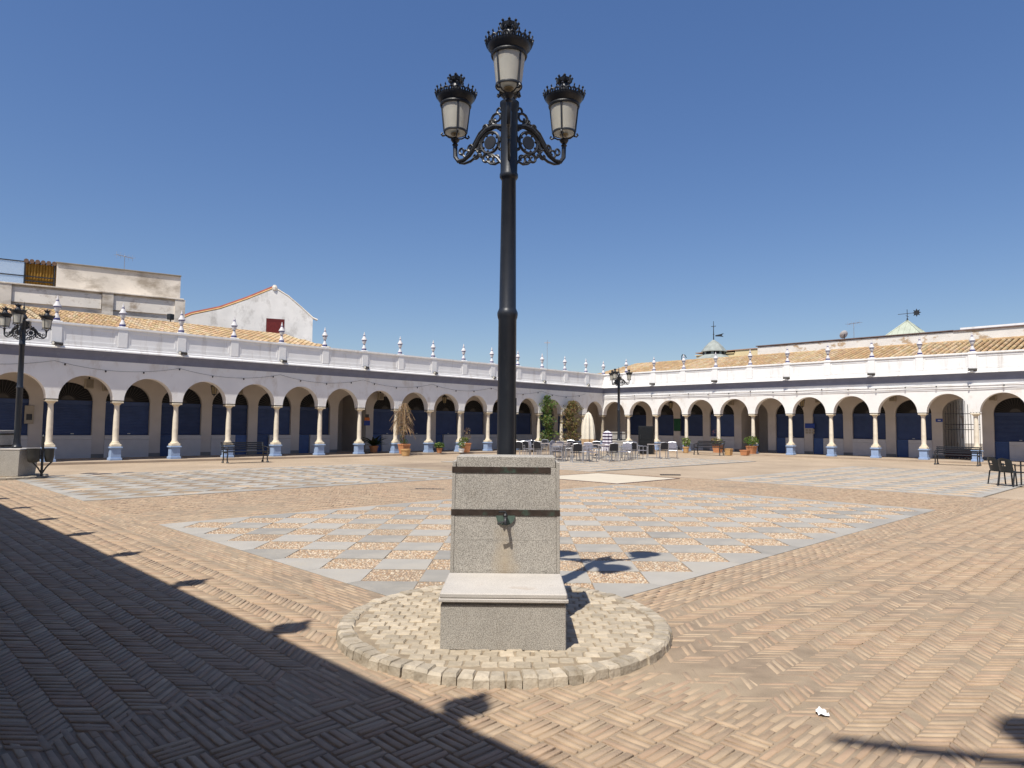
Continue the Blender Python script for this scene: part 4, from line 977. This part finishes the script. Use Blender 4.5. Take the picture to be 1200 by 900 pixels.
b = MB(); b.add([(0, -.15, 8.72), (0, -.55, 8.68), (0, -.85, 8.62), (0, -.7, 8.77), (0, -.88, 8.92), (0, -.55, 8.86), (0, -.15, 8.82)], [tuple(range(7))]); b.add([(.02, -.15, 8.72), (.02, -.55, 8.68), (.02, -.85, 8.62), (.02, -.7, 8.77), (.02, -.88, 8.92), (.02, -.55, 8.86), (.02, -.15, 8.82)], [tuple(range(7))[::-1]]); b.build('vane', IRON, t)
# pyramid
t = thing('pyramid_roof', 'pale green ribbed pyramid roof with a star weather vane', 'roof', (50.2, 13.78, 0))
b = MB(); hp = 1.52; za, zb_ = 8.82, 7.3
b.add([(-hp, -hp, zb_), (hp, -hp, zb_), (hp, hp, zb_), (-hp, hp, zb_), (0, 0, za)], [(0, 1, 4), (1, 2, 4), (2, 3, 4), (3, 0, 4)]); b.build('sheets', PYRG, t)
for r_ in range(4):
    b = MB(); M_ = Matrix.Rotation(r_*PI/2, 4, 'Z')
    for i in range(-4, 5):
        y = i*.34; f = abs(y)/hp; b.tube([(-hp, y, zb_+.01), (-hp*f, y, zb_+(za-zb_)*(1-f)+.01)], .022, 4)
    b.tube([(-hp, -hp, zb_+.01), (0, 0, za+.01)], .04, 6); b.xform(M_); b.build('ribs', PYRG, t)
b = MB(); b.box(-hp-.05, hp+.05, -hp-.05, hp+.05, 7.0, zb_-.005); b.build('base', WHITE, t)
b = MB(); b.tube([(0, 0, za-.05), (0, 0, 9.55)], .02, 6); b.lathe([(.02, 0), (.09, .03), (.02, .08), (.06, .12), (.02, .15)], 8, (0, 0, za)); b.tube([(0, .55, 9.28), (0, -.35, 9.28)], .018, 6); b.tube([(-.3, 0, 9.10), (.3, 0, 9.10)], .015, 6); b.build('vane_mast', IRON, t)
b = MB(); st = []
for i in range(16): a = PI*i/8; r_ = .27 if i % 2 == 0 else .15; st.append((.0, -.55+r_*math.cos(a), 9.28+r_*math.sin(a)))
b.add(st, [tuple(range(16))]); b.add([(.03, y, z) for _, y, z in st], [tuple(range(16))[::-1]]); b.build('star', IRON, t)
# low terrace beyond the left wing (behind parapet, out of sight except its far edge)
def aerial(loc, rz, hgt, label, n=5, boom=.9):
    t = thing('tv_aerial', label, 'aerial', loc, rz)
    b = MB(); b.tube([(0, 0, 0), (0, 0, hgt)], .018, 6); b.build('mast', ALU, t)
    b = MB(); b.tube([(-boom/2, 0, hgt-.05), (boom/2, 0, hgt-.05)], .014, 5)
    for i in range(n): x = -boom/2+boom*i/(n-1); b.tube([(x, -.24, hgt-.05), (x, .24, hgt-.05)], .009, 4); b.tube([(x, 0, hgt-.22), (x, 0, hgt+.12)], .009, 4)
    b.build('boom', ALU, t)
aerial((10.98, 40.9, 9.79), .3, .85, 'small tv aerial on top of the weathered rendered house')
aerial((41.3, 37.7, 4.9), .8, 3.6, 'tall thin aerial mast behind the corner of the arcades', 4, .6)
aerial((46.6, 15.9, 7.34), 1.2, 1.15, 'tv aerial on the peeling wall above the satellite dish', 4, .9)
t = thing('satellite_dish', 'white satellite dish on top of the peeling wall', 'satellite dish', (46.35, 16.4, 7.44), PI*.8)
b = MB(); b.lathe([(.02, 0), (.14, .015), (.25, .06), (.28, .08), (.25, .07), (.14, .03), (.02, .015)], 20); b.xform(Matrix.Translation((0, 0, .27)) @ Matrix.Rotation(math.radians(62), 4, 'X')); b.build('dish', FINW, t, True)
b = MB(); b.tube([(0, 0, -.02), (0, 0, .35)], .03, 6); b.tube([(0, -.05, .3), (0, -.42, .35)], .012, 5); b.build('arm', IRON, t)
t = thing('roof_camera', 'dark floodlight on the old house roof edge', 'floodlight', (12.45, 37.9, 6.75), .4); b = MB(); b.box(-.14, .14, -.12, .12, .25, .55, .02); b.build('housing', IRON, t); b = MB(); b.tube([(0, 0, -.2), (0, 0, .27)], .03, 6); b.build('stem', IRON, t)
b = MB(); b.tube([(0, 0, 0), (0, 0, .62)], .03, 6); t = thing('vent_pipe', 'bent dark vent pipe at the end of the sunlit roof ridge', 'pipe', (46.1, 28.2, 6.5)); b.tube([(0, 0, .6), (0, -.1, .72), (0, -.28, .66), (0, -.4, .45)], .035, 6); b.build('pipe', IRON, t)
# made-up mast, unseen, shaped to throw the arm-like shadow; its true caster is unknown
zz = 10.2; hx, hy = 4.28-LX*zz, .56-LY*zz
t = thing('shadow_mast', 'made-up shadow-casting mast with long boom and rounded head above the shading arcade', 'aerial', (hx, hy, 4.4))
b = MB(); b.tube([(0, 0, 0), (0, 0, zz-4.4)], .05, 8); b.build('mast', IRON, t)
b = MB(); b.tube([(0, 0, zz-4.4), (-.48, .84, zz-4.4)], [.065, .05], 8); b.lathe([(.001, -.07), (.06, 0), (.001, .07)], 8, (-.48, .84, zz-4.4)); b.build('boom', IRON, t)
b = MB(); b.tube([(0, 0, zz-4.4), (.33, .14, zz-4.4)], .04, 6); b.lathe([(.001, -.34), (.13, -.22), (.17, 0), (.13, .2), (.001, .30)], 12, (.36, .17, zz-4.4)); b.build('shadow_head', IRON, t, True)

# ------------------------------------------------------------------ furniture
def bench(loc, rz, label):
    t = thing('park_bench', label, 'bench', loc, rz, 'cast iron park benches')
    for s in (-1, 1):
        x = s*.86; b = MB()
        b.tube([(x, -.24, 0), (x, -.20, .18), (x, -.24, .36), (x, -.22, .43), (x, .0, .42), (x, .2, .43)], .028, 6)
        b.tube([(x, .24, 0), (x, .18, .2), (x, .2, .43), (x, .27, .65), (x, .33, .84)], .028, 6)
        b.tube([(x, .27, .66), (x, .05, .66), (x, -.18, .64), (x, -.25, .58), (x, -.2, .5), (x, -.22, .43)], .024, 6)
        b.lathe([(.001, -.04), (.05, 0), (.001, .04)], 8, (x, -.24, .60)); b.lathe([(.06, 0), (.05, .04), (.03, .06)], 8, (x, -.24, 0)); b.lathe([(.06, 0), (.05, .04), (.03, .06)], 8, (x, .24, 0))
        b.build('iron_end', IRON, t, True)
    for i in range(5): b = MB(); y = -.22+i*.10; b.box(-.93, .93, y, y+.075, .44, .47, .006); b.build('seat_slat', BENCHW, t)
    for i in range(4): b = MB(); y = .225+i*.033; z = .53+i*.085; b.box(-.93, .93, y, y+.03, z, z+.06, .006); b.build('back_slat', BENCHW, t)
    return t
B1 = bench((12.65, 28.75, 0), 0, 'black slatted park bench in front of the shaded arcade columns')
dup(B1, (38.3, 21.6, 0), -PI/2, 'black slatted park bench between the plant pots on the sunlit side')
dup(B1, (37.9, 8.45, 0), -PI/2, 'black slatted park bench in front of the iron gate arch')
# twin litter bins
t = thing('litter_bins', 'pair of dark metal litter bins on one post by the fountain', 'litter bin', (4.47, 23.75, .0), .1)
b = MB(); b.tube([(0, 0, 0), (0, 0, 1.22)], .035, 8); b.lathe([(.05, 0), (.02, .05)], 8, (0, 0, 1.2)); b.lathe([(.16, 0), (.15, .04), (.05, .07)], 12)
for s in (-1, 1): b.tube([(0, 0, .12), (s*.1, 0, .3), (s*.2, 0, .42), (s*.26, 0, .48)], .022, 6)
b.build('post', IRON, t, True)
for s, sc in ((-1, .82), (1, .62)):
    b = MB(); b.lathe([(.12*sc, .46), (.17*sc, .50), (.20*sc, .62), (.205*sc, .84), (.215*sc, .86), (.20*sc, .86), (.19*sc, .6), (.02, .55)], 16, (s*.27*sc, 0, 0)); b.build('bin', mat('bin_metal', (.05, .05, .048), .45, .2, 6, metal=.3), t, True)
# cafe terrace
def cafe_chair(loc, rz, label, striped):
    t = thing('cafe_chair', label, 'chair', loc, rz, 'aluminium chairs of the cafe terrace')
    mt = WEAVE2 if striped else WEAVE
    for s in (-1, 1):
        b = MB(); b.tube([(s*.25, -.22, 0), (s*.25, -.235, .3), (s*.25, -.24, .64), (s*.25, -.2, .67), (s*.25, .18, .665)], .0165, 6); b.build('front_leg', ALU, t, True)
        b = MB(); b.tube([(s*.235, .28, 0), (s*.23, .22, .44), (s*.22, .25, .64), (s*.20, .29, .84)], .0165, 6); b.build('rear_leg', ALU, t, True)
    b = MB(); b.box(-.235, .235, -.23, .22, .425, .455, .01); b.build('seat', mt, t)
    b = MB(); b.box(-.205, .205, -.012, .012, 0, .36, .008); b.xform(Matrix.Translation((0, .235, .50)) @ Matrix.Rotation(-.16, 4, 'X')); b.build('backrest', mt, t)
    b = MB(); b.tube([(-.20, .29, .84), (0, .305, .87), (.20, .29, .84)], .0165, 6); b.tube([(-.245, -.23, .42), (.245, -.23, .42)], .012, 6); b.build('frame_rail', ALU, t)
    return t
def cafe_table(loc, rz, label):
    t = thing('cafe_table', label, 'table', loc, rz, 'square tables of the cafe terrace')
    b = MB(); b.box(-.35, .35, -.35, .35, .715, .745, .006); b.build('table_top', TTOP, t)
    for sx in (-1, 1):
        for sy in (-1, 1): b = MB(); b.tube([(sx*.31, sy*.31, .715), (sx*.31, sy*.31, 0)], .022, 6); b.build('leg', ALU, t)
    return t
CH = cafe_chair((24.55, 20.55, 0), 2.45, 'aluminium cafe chair with black woven back on the terrace', False)
CS = cafe_chair((27.6, 20.25, 0), .9, 'aluminium cafe chair with pale striped weave on the terrace', True)
LB, LS = CH['label'], CS['label']
TB = cafe_table((25.6, 21.2, 0), .3, 'square pale cafe table of the terrace')
for x, y, a in ((25.3, 22.2, .5), (27.3, 25.0, .8), (28.2, 24.6, .5), (29.3, 24.9, .2), (26.9, 23.9, .7), (28.3, 22.4, .2), (27.15, 20.9, .6), (29.9, 21.7, .3), (31.5, 21.0, .6), (28.9, 27.4, .4)):
    dup(TB, (x, y, 0), a, TB['label'])
for x, y, a in ((26.6, 20.05, 2.5), (24.5, 21.7, 3.8), (26.35, 22.0, .9), (25.9, 25.2, 2.3), (27.6, 25.9, .2), (26.1, 24.3, 1.8), (29.2, 20.8, 2.4), (31.2, 20.25, 2.5), (30.9, 21.9, -.6), (28.9, 25.6, .4), (29.0, 22.9, -.9), (27.9, 26.5, 2.0), (24.9, 24.6, 2.2), (28.2, 23.9, 2.9), (30.0, 25.6, -1.0), (29.9, 27.6, -1.3), (27.9, 28.0, 1.4)):
    dup(CH, (x, y, 0), a, LB)
for x, y, a in ((25.6, 20.5, .7), (26.4, 21.5, -1.2), (28.2, 20.4, -1.1), (30.0, 20.8, 1.0), (32.2, 20.3, -1.0), (27.4, 24.2, 2.7), (28.6, 25.3, .3), (26.6, 25.6, -.5), (25.8, 22.9, .4)):
    dup(CS, (x, y, 0), a, LS)
# dark plastic chairs and table at the right
def plastic_chair(loc, rz, label, mt, legm):
    t = thing('plastic_armchair', label, 'chair', loc, rz)
    s_ = MB(); s_.box(-.24, .24, -.24, .22, .40, .43, .012); s_.build('seat', mt, t)
    bk = MB(); n = 8; P = []
    for j in range(6):
        z = .43+j*.08
        for i in range(n+1):
            a = -1.0+2.0*i/n; w_ = (.27 if j < 5 else .22)
            P.append((w_*math.sin(a)*1.05, .12+.15*math.cos(a)+j*.018, z-(.04*abs(a) if j == 5 else 0)))
    q = len(P); P += [(x*.95, y-.02, z) for x, y, z in P]; W_ = n+1; Fc = []
    hole = {(2, 3), (2, 4), (3, 3), (3, 4)}
    for j in range(5):
        for i in range(n):
            if (j, i) in hole: continue
            a = j*W_+i; Fc += [(a, a+1, a+W_+1, a+W_), (q+a, q+a+W_, q+a+W_+1, q+a+1)]
    bk.add(P, Fc); bk.build('backrest', mt, t, True)
    for s in (-1, 1):
        b = MB(); b.box(s*.285-.03, s*.285+.03, -.22, .16, .60, .63, .01); b.build('armrest', mt, t)
        b = MB(); b.tube([(s*.285, -.2, .61), (s*.27, -.22, .40), (s*.27, -.25, 0)], .022, 6); b.build('front_leg', legm, t)
        b = MB(); b.tube([(s*.25, .2, .42), (s*.26, .26, 0)], .022, 6); b.build('rear_leg', legm, t)
    return t
plastic_chair((24.6, 4.1, 0), .95, 'dark plastic armchair facing away at the lone table near the bench', PLASTIC, IRON)
plastic_chair((25.1, 4.45, 0), .70, 'second dark plastic armchair tucked at the lone table near the bench', PLASTIC, IRON)
plastic_chair((25.75, 2.95, 0), -2.3, 'white-legged armchair with tan back at the lone table', mat('tan_plastic', (.38, .29, .20), .6), PLWHITE)
t = thing('metal_table', 'dark metal framed table beside the plastic armchairs', 'table', (25.25, 3.5, 0), .78)
b = MB(); b.box(-.38, .38, -.38, .38, .70, .73, .005); b.build('table_top', mat('dark_top', (.07, .06, .06), .5), t)
for sx in (-1, 1):
    for sy in (-1, 1): b = MB(); b.box(sx*.36-.015, sx*.36+.015, sy*.36-.015, sy*.36+.015, 0, .70); b.build('leg', IRON, t)
# parasols
def closed_parasol(loc, rz, label, prof, segs, mats, base):
    t = thing('closed_parasol', label, 'parasol', loc, rz)
    b = MB(); b.tube([(0, 0, 0), (0, 0, prof[-1][1]+.06)], .025, 8); b.build('pole', ALU, t)
    b = MB(); b.lathe([(.28, 0), (.28, .05), (.08, .09), (.05, .16)], 16); b.build('base', mat('parasol_base', (.25, .24, .23), .8), t)
    c = MB(); n = 24; vs = []; fs = []
    for j, (r, z) in enumerate(prof):
        for i in range(n): a = 2*PI*i/n; rr = r*(1+(.28 if i % 3 == 0 else -.12)); vs.append((rr*math.cos(a), rr*math.sin(a), z-(.10 if (j == 0 and i % 3 == 0) else 0)))
    for j in range(len(prof)-1):
        for i in range(n): k = (i+1) % n; fs.append(((j*n+i), j*n+k, (j+1)*n+k, (j+1)*n+i))
    for f in fs:
        zc = sum(vs[q][2] for q in f)/4; c.m = (segs(zc) if segs else 0); c.add([vs[q] for q in f], [(0, 1, 2, 3)])
    c.build('canopy', mats, t, True); return t
closed_parasol((30.6, 24.75, 0), 0, 'tall closed cream parasol with tan lower edge on the terrace', [(.30, .55), (.31, .72), (.30, .95), (.29, 1.3), (.26, 1.7), (.20, 2.1), (.12, 2.36), (.03, 2.46)], lambda z: 1 if z < .95 else 0, [CANVAS, CANVAST], None)
pr_ = [(.24, .40)]+[(.24+.02*math.sin(i*.8)-.0045*i*i*.12, .40+i*.085) for i in range(1, 12)]+[(.05, 1.42)]
closed_parasol((30.0, 22.95, 0), 0, 'short closed parasol in plum and white stripes on the terrace', pr_, lambda z: int(z/.085) % 2, [STRIPEA, STRIPEB], None)
t = thing('black_cabinet', 'tall black cabinet standing before the sunlit arches', 'cabinet', (36.3, 24.75, 0), PI/2+.35)
b = MB(); b.box(-.46, .46, -.2, .2, 0, 1.72, .015); b.build('body', BLACKP, t)
for z0, z1 in ((.08, .80), (.86, 1.66)): b = MB(); b.box(-.41, .41, .2, .215, z0, z1, .006); b.build('panel', BLACKP, t)
b = MB(); b.box(.30, .33, .215, .245, .9, 1.2); b.build('handle', IRON, t)
t = thing('wooden_stool', 'small tan wooden stool beside the black cabinet', 'stool', (37.6, 25.2, 0), .4)
b = MB(); b.box(-.17, .17, -.17, .17, .42, .46, .008); b.build('seat', mat('stool_wood', (.40, .21, .08), .6), t)
for sx in (-1, 1):
    for sy in (-1, 1): b = MB(); b.tube([(sx*.12, sy*.12, .42), (sx*.16, sy*.16, 0)], .02, 6); b.build('leg', mat('stool_wood', (0, 0, 0)), t)
# paper and scraps on the paving
t = MB(); n = 7; vs = []
for i in range(n):
    for j in range(n): vs.append(((i/(n-1)-.5)*.06+random.uniform(-.008, .008), (j/(n-1)-.5)*.055+random.uniform(-.008, .008), .004+abs(random.gauss(.006, .006))))
t.add(vs, [(i*n+j, (i+1)*n+j, (i+1)*n+j+1, i*n+j+1) for i in range(n-1) for j in range(n-1)])
tag(t.build('paper_scrap', PAPER, None, False, (4.06, 1.60, .002), .6), 'crumpled white paper scrap lying on the sunlit bricks', 'litter')

# ------------------------------------------------------------------ plants in pots
def leaves(mb, n, cx, cyl, cz, rx, ry, rz, size, pal, shape='ball'):
    for i in range(n):
        while True:
            p_ = Vector((random.uniform(-1, 1), random.uniform(-1, 1), random.uniform(-1, 1)))
            if .25 < p_.length < 1: break
        c = Vector((cx+p_.x*rx, cyl+p_.y*ry, cz+p_.z*rz)); s = size*random.uniform(.6, 1.3)
        d = Vector((random.gauss(0, 1), random.gauss(0, 1), random.gauss(.3, 1))).normalized(); u = d.cross(Vector((random.gauss(0, 1), random.gauss(0, 1), random.gauss(0, 1)))).normalized()
        mb.col = tuple(q*random.uniform(.7, 1.25) for q in random.choice(pal))
        mb.add([c-d*s, c+u*s*.42, c+d*s, c-u*s*.42], [(0, 1, 2, 3)])
GRN = [(.07, .13, .028), (.10, .17, .03), (.05, .10, .025), (.14, .19, .05)]
DRY = [(.30, .20, .10), (.24, .16, .08), (.36, .26, .13), (.20, .15, .07)]
OLIVE = [(.17, .14, .05), (.22, .17, .07), (.12, .11, .04), (.27, .20, .09)]
BRIGHT = [(.14, .20, .04), (.18, .24, .055), (.10, .16, .035)]
def pot(t, r0, r1, h, mt, square=False):
    b = MB()
    if square: b.lathe([(r0*1.3, 0), (r1*1.35, h*.86), (r1*1.45, h*.87), (r1*1.45, h), (r1*1.28, h), (r1*1.25, h*.9), (.02, h*.9)], 4, a0=PI/4)
    else: b.lathe([(r0, 0), (r1*.97, h*.8), (r1*1.07, h*.81), (r1*1.09, h), (r1*.95, h), (r1*.92, h*.9), (.02, h*.88)], 18)
    b.build('pot', mt, t, not square); b = MB(); b.lathe([(r1*.9, h*.87), (.01, h*.9)], 12); b.build('soil', SOIL, t)
# potted palm
t = thing('potted_palm', 'dark low potted palm inside the arcade by the passage', 'plant', (21.75, 32.9, .07)); pot(t, .17, .24, .40, TERRA)
b = MB()
for i in range(46):
    a = random.uniform(0, 2*PI); L_ = random.uniform(.65, 1.0); el = random.uniform(.1, 1.25); pts = []
    for q in range(6): f = q/5; pts.append(Vector((L_*f*math.cos(a)*math.cos(el*(1-.6*f)), L_*f*math.sin(a)*math.cos(el*(1-.6*f)), .40+L_*f*math.sin(el)*(1-.35*f))))
    side = Vector((-math.sin(a), math.cos(a), 0)); b.col = tuple(c*random.uniform(.35, .8) for c in GRN[2])
    vs = []
    for q, p_ in enumerate(pts): w_ = 0.07*math.sin(PI*min(1, .15+.85*q/5))+.004; vs += [p_-side*w_, p_+side*w_+Vector((0, 0, .01))]
    b.add(vs, [(2*q, 2*q+1, 2*q+3, 2*q+2) for q in range(5)])
b.build('fronds', LEAF, t)
# dry shrub on a stake
t = thing('dry_shrub', 'tall withered brown shrub in a terracotta pot by a blue pedestal', 'plant', (22.55, 31.15, .0)); pot(t, .19, .25, .62, TERRA, True)
b = MB(); b.tube([(0, 0, .5), (-.05, .05, 1.2), (-.08, .05, 1.7), (-.05, 0, 2.7)], [.04, .03, .025, .012], 6)
tw = MB()
for i in range(170):
    z = random.uniform(1.3, 2.75); a = random.uniform(0, 2*PI); L_ = random.uniform(.3, .75)*(1 if z < 2.4 else .6); p0 = Vector((-.07, .04, z)); pts = [p0]
    for q in range(1, 5): f = q/4; pts.append(p0+Vector((math.cos(a)*L_*f+random.gauss(0, .03), math.sin(a)*L_*f+random.gauss(0, .03), .16*math.sin(f*PI*.9)-L_*f*f*.75)))
    tw.tube(pts, .0075, 3)
b.build('stem', BARK, t); tag(tw.build('twigs', TWIG, t), kind='stuff')
lf = MB(); leaves(lf, 420, -.06, .04, 1.95, .55, .55, .72, .036, DRY); leaves(lf, 130, -.05, .03, 1.2, .2, .2, .5, .05, OLIVE); leaves(lf, 90, 0, 0, .72, .25, .25, .15, .05, GRN); tag(lf.build('leaves', LEAF, t), kind='stuff')
t = thing('tan_pot', 'low empty tan pot in front of the withered shrub', 'pot', (22.15, 30.45, 0)); pot(t, .20, .26, .36, WICKER)
def potted(x, y, z, r, h, mt, label, sets, square=False, sub='potted_plant', stem=None):
    t = thing(sub, label, 'plant', (x, y, z), random.uniform(-.3, .3)); pot(t, r*.75, r, h, mt, square); lf = MB()
    for s_ in sets: leaves(lf, *s_)
    tag(lf.build('leaves', LEAF, t), kind='stuff')
    st = MB()
    for q in range(5): a = q*1.3; st.tube([(0, 0, h*.85), (.06*math.cos(a), .06*math.sin(a), h+.12), (.14*math.cos(a), .14*math.sin(a), h+.28)], .01, 4)
    if stem: st.tube(stem, .03, 6)
    st.build('stems', BARK, t); return t
potted(25.05, 31.2, .07, .17, .27, TERRA, 'small green bushy plant in a round clay pot by a blue pedestal', [(260, 0, 0, .43, .30, .30, .17, .07, GRN)])
potted(27.05, 31.2, .07, .25, .55, TERRA, 'shrubby plant with dry top in square terracotta planter by the terrace', [(160, -.12, 0, .72, .3, .25, .2, .06, BRIGHT), (160, .1, 0, 1.0, .25, .25, .5, .04, DRY)], True)
potted(26.55, 31.0, .07, .18, .22, PLWHITE, 'low pale pot with white-flecked foliage beside the square planter', [(150, 0, 0, .45, .25, .25, .25, .05, GRN), (50, 0, 0, .5, .28, .28, .28, .045, [(.6, .6, .58)])])
# climbing vines on columns behind the terrace
def vine(x, y, label, pal, zz, rr, n, size):
    t = thing('climbing_vine', label, 'plant', (x, y, .07)); pot(t, .24, .30, .42, SPEAK, True)
    b = MB()
    for q in range(4): a = q*1.6; b.tube([(0, 0, .35), (.08*math.cos(a), .08*math.sin(a), 1.0), (.14*math.cos(a+.5), .14*math.sin(a+.5), 1.8), (.1*math.cos(a+1), .1*math.sin(a+1), zz)], .018, 5)
    b.build('stems', BARK, t); lf = MB()
    for q in range(9):
        f = q/8; z = .75+(zz-.75)*f; k = .75+.35*math.sin(q*2.1)
        leaves(lf, n//9, random.uniform(-.15, .15), random.uniform(-.1, .1), z, rr*k, rr*.8*k, (zz-.75)/9*1.05, size, pal)
    tag(lf.build('leaves', LEAF, t), kind='stuff')
vine(34.45, 31.35, 'tall green climbing vine covering a column behind the terrace', GRN+[(.20, .22, .07)], 3.4, .68, 1700, .085)
vine(36.85, 31.35, 'tall bushy vine turning brown beside the green vine', OLIVE, 3.15, .9, 2300, .075)
potted(40.25, 24.35, .0, .20, .40, WICKER, 'bright green bush in a pale pot at the end of the bench', [(320, 0, 0, .72, .30, .30, .33, .07, BRIGHT)])
potted(40.6, 22.25, .0, .26, .55, TERRA, 'reddish leafy shrub in a terracotta pot behind the bench', [(200, 0, .1, .78, .4, .4, .25, .07, OLIVE), (60, 0, .2, 1.15, .35, .35, .45, .035, [(.28, .07, .05), (.2, .1, .06)]), (60, 0, -.1, .75, .3, .3, .2, .06, BRIGHT)], True)
t = thing('empty_planter', 'small square clay planter beside the bench by the arcade', 'pot', (38.9, 20.6, 0)); pot(t, .17, .20, .40, WICKER, True)
potted(40.65, 20.0, .0, .25, .56, TERRA, 'green shrub in a square terracotta planter before the closed passage', [(340, 0, 0, .86, .48, .48, .32, .08, GRN+BRIGHT)], True)
t = thing('clay_planter', 'low square clay planter in front of the green shrub', 'pot', (39.7, 19.95, 0)); pot(t, .20, .24, .32, TERRA, True)
# stone table tops / planters beneath the vines
for x, y, lb in ((35.55, 30.9, 'pale stone trough planter between the two vines'), (32.6, 30.9, 'pale stone trough planter left of the green vine')):
    t = thing('stone_trough', lb, 'planter', (x, y, .07), 0); b = MB(); b.box(-.55, .55, -.2, .2, .0, .52, .02); b.build('body', mat('trough_dark', (.10, .09, .08), .8), t); b = MB(); b.box(-.62, .62, -.25, .25, .52, .60, .015); b.build('rim', COLST, t)
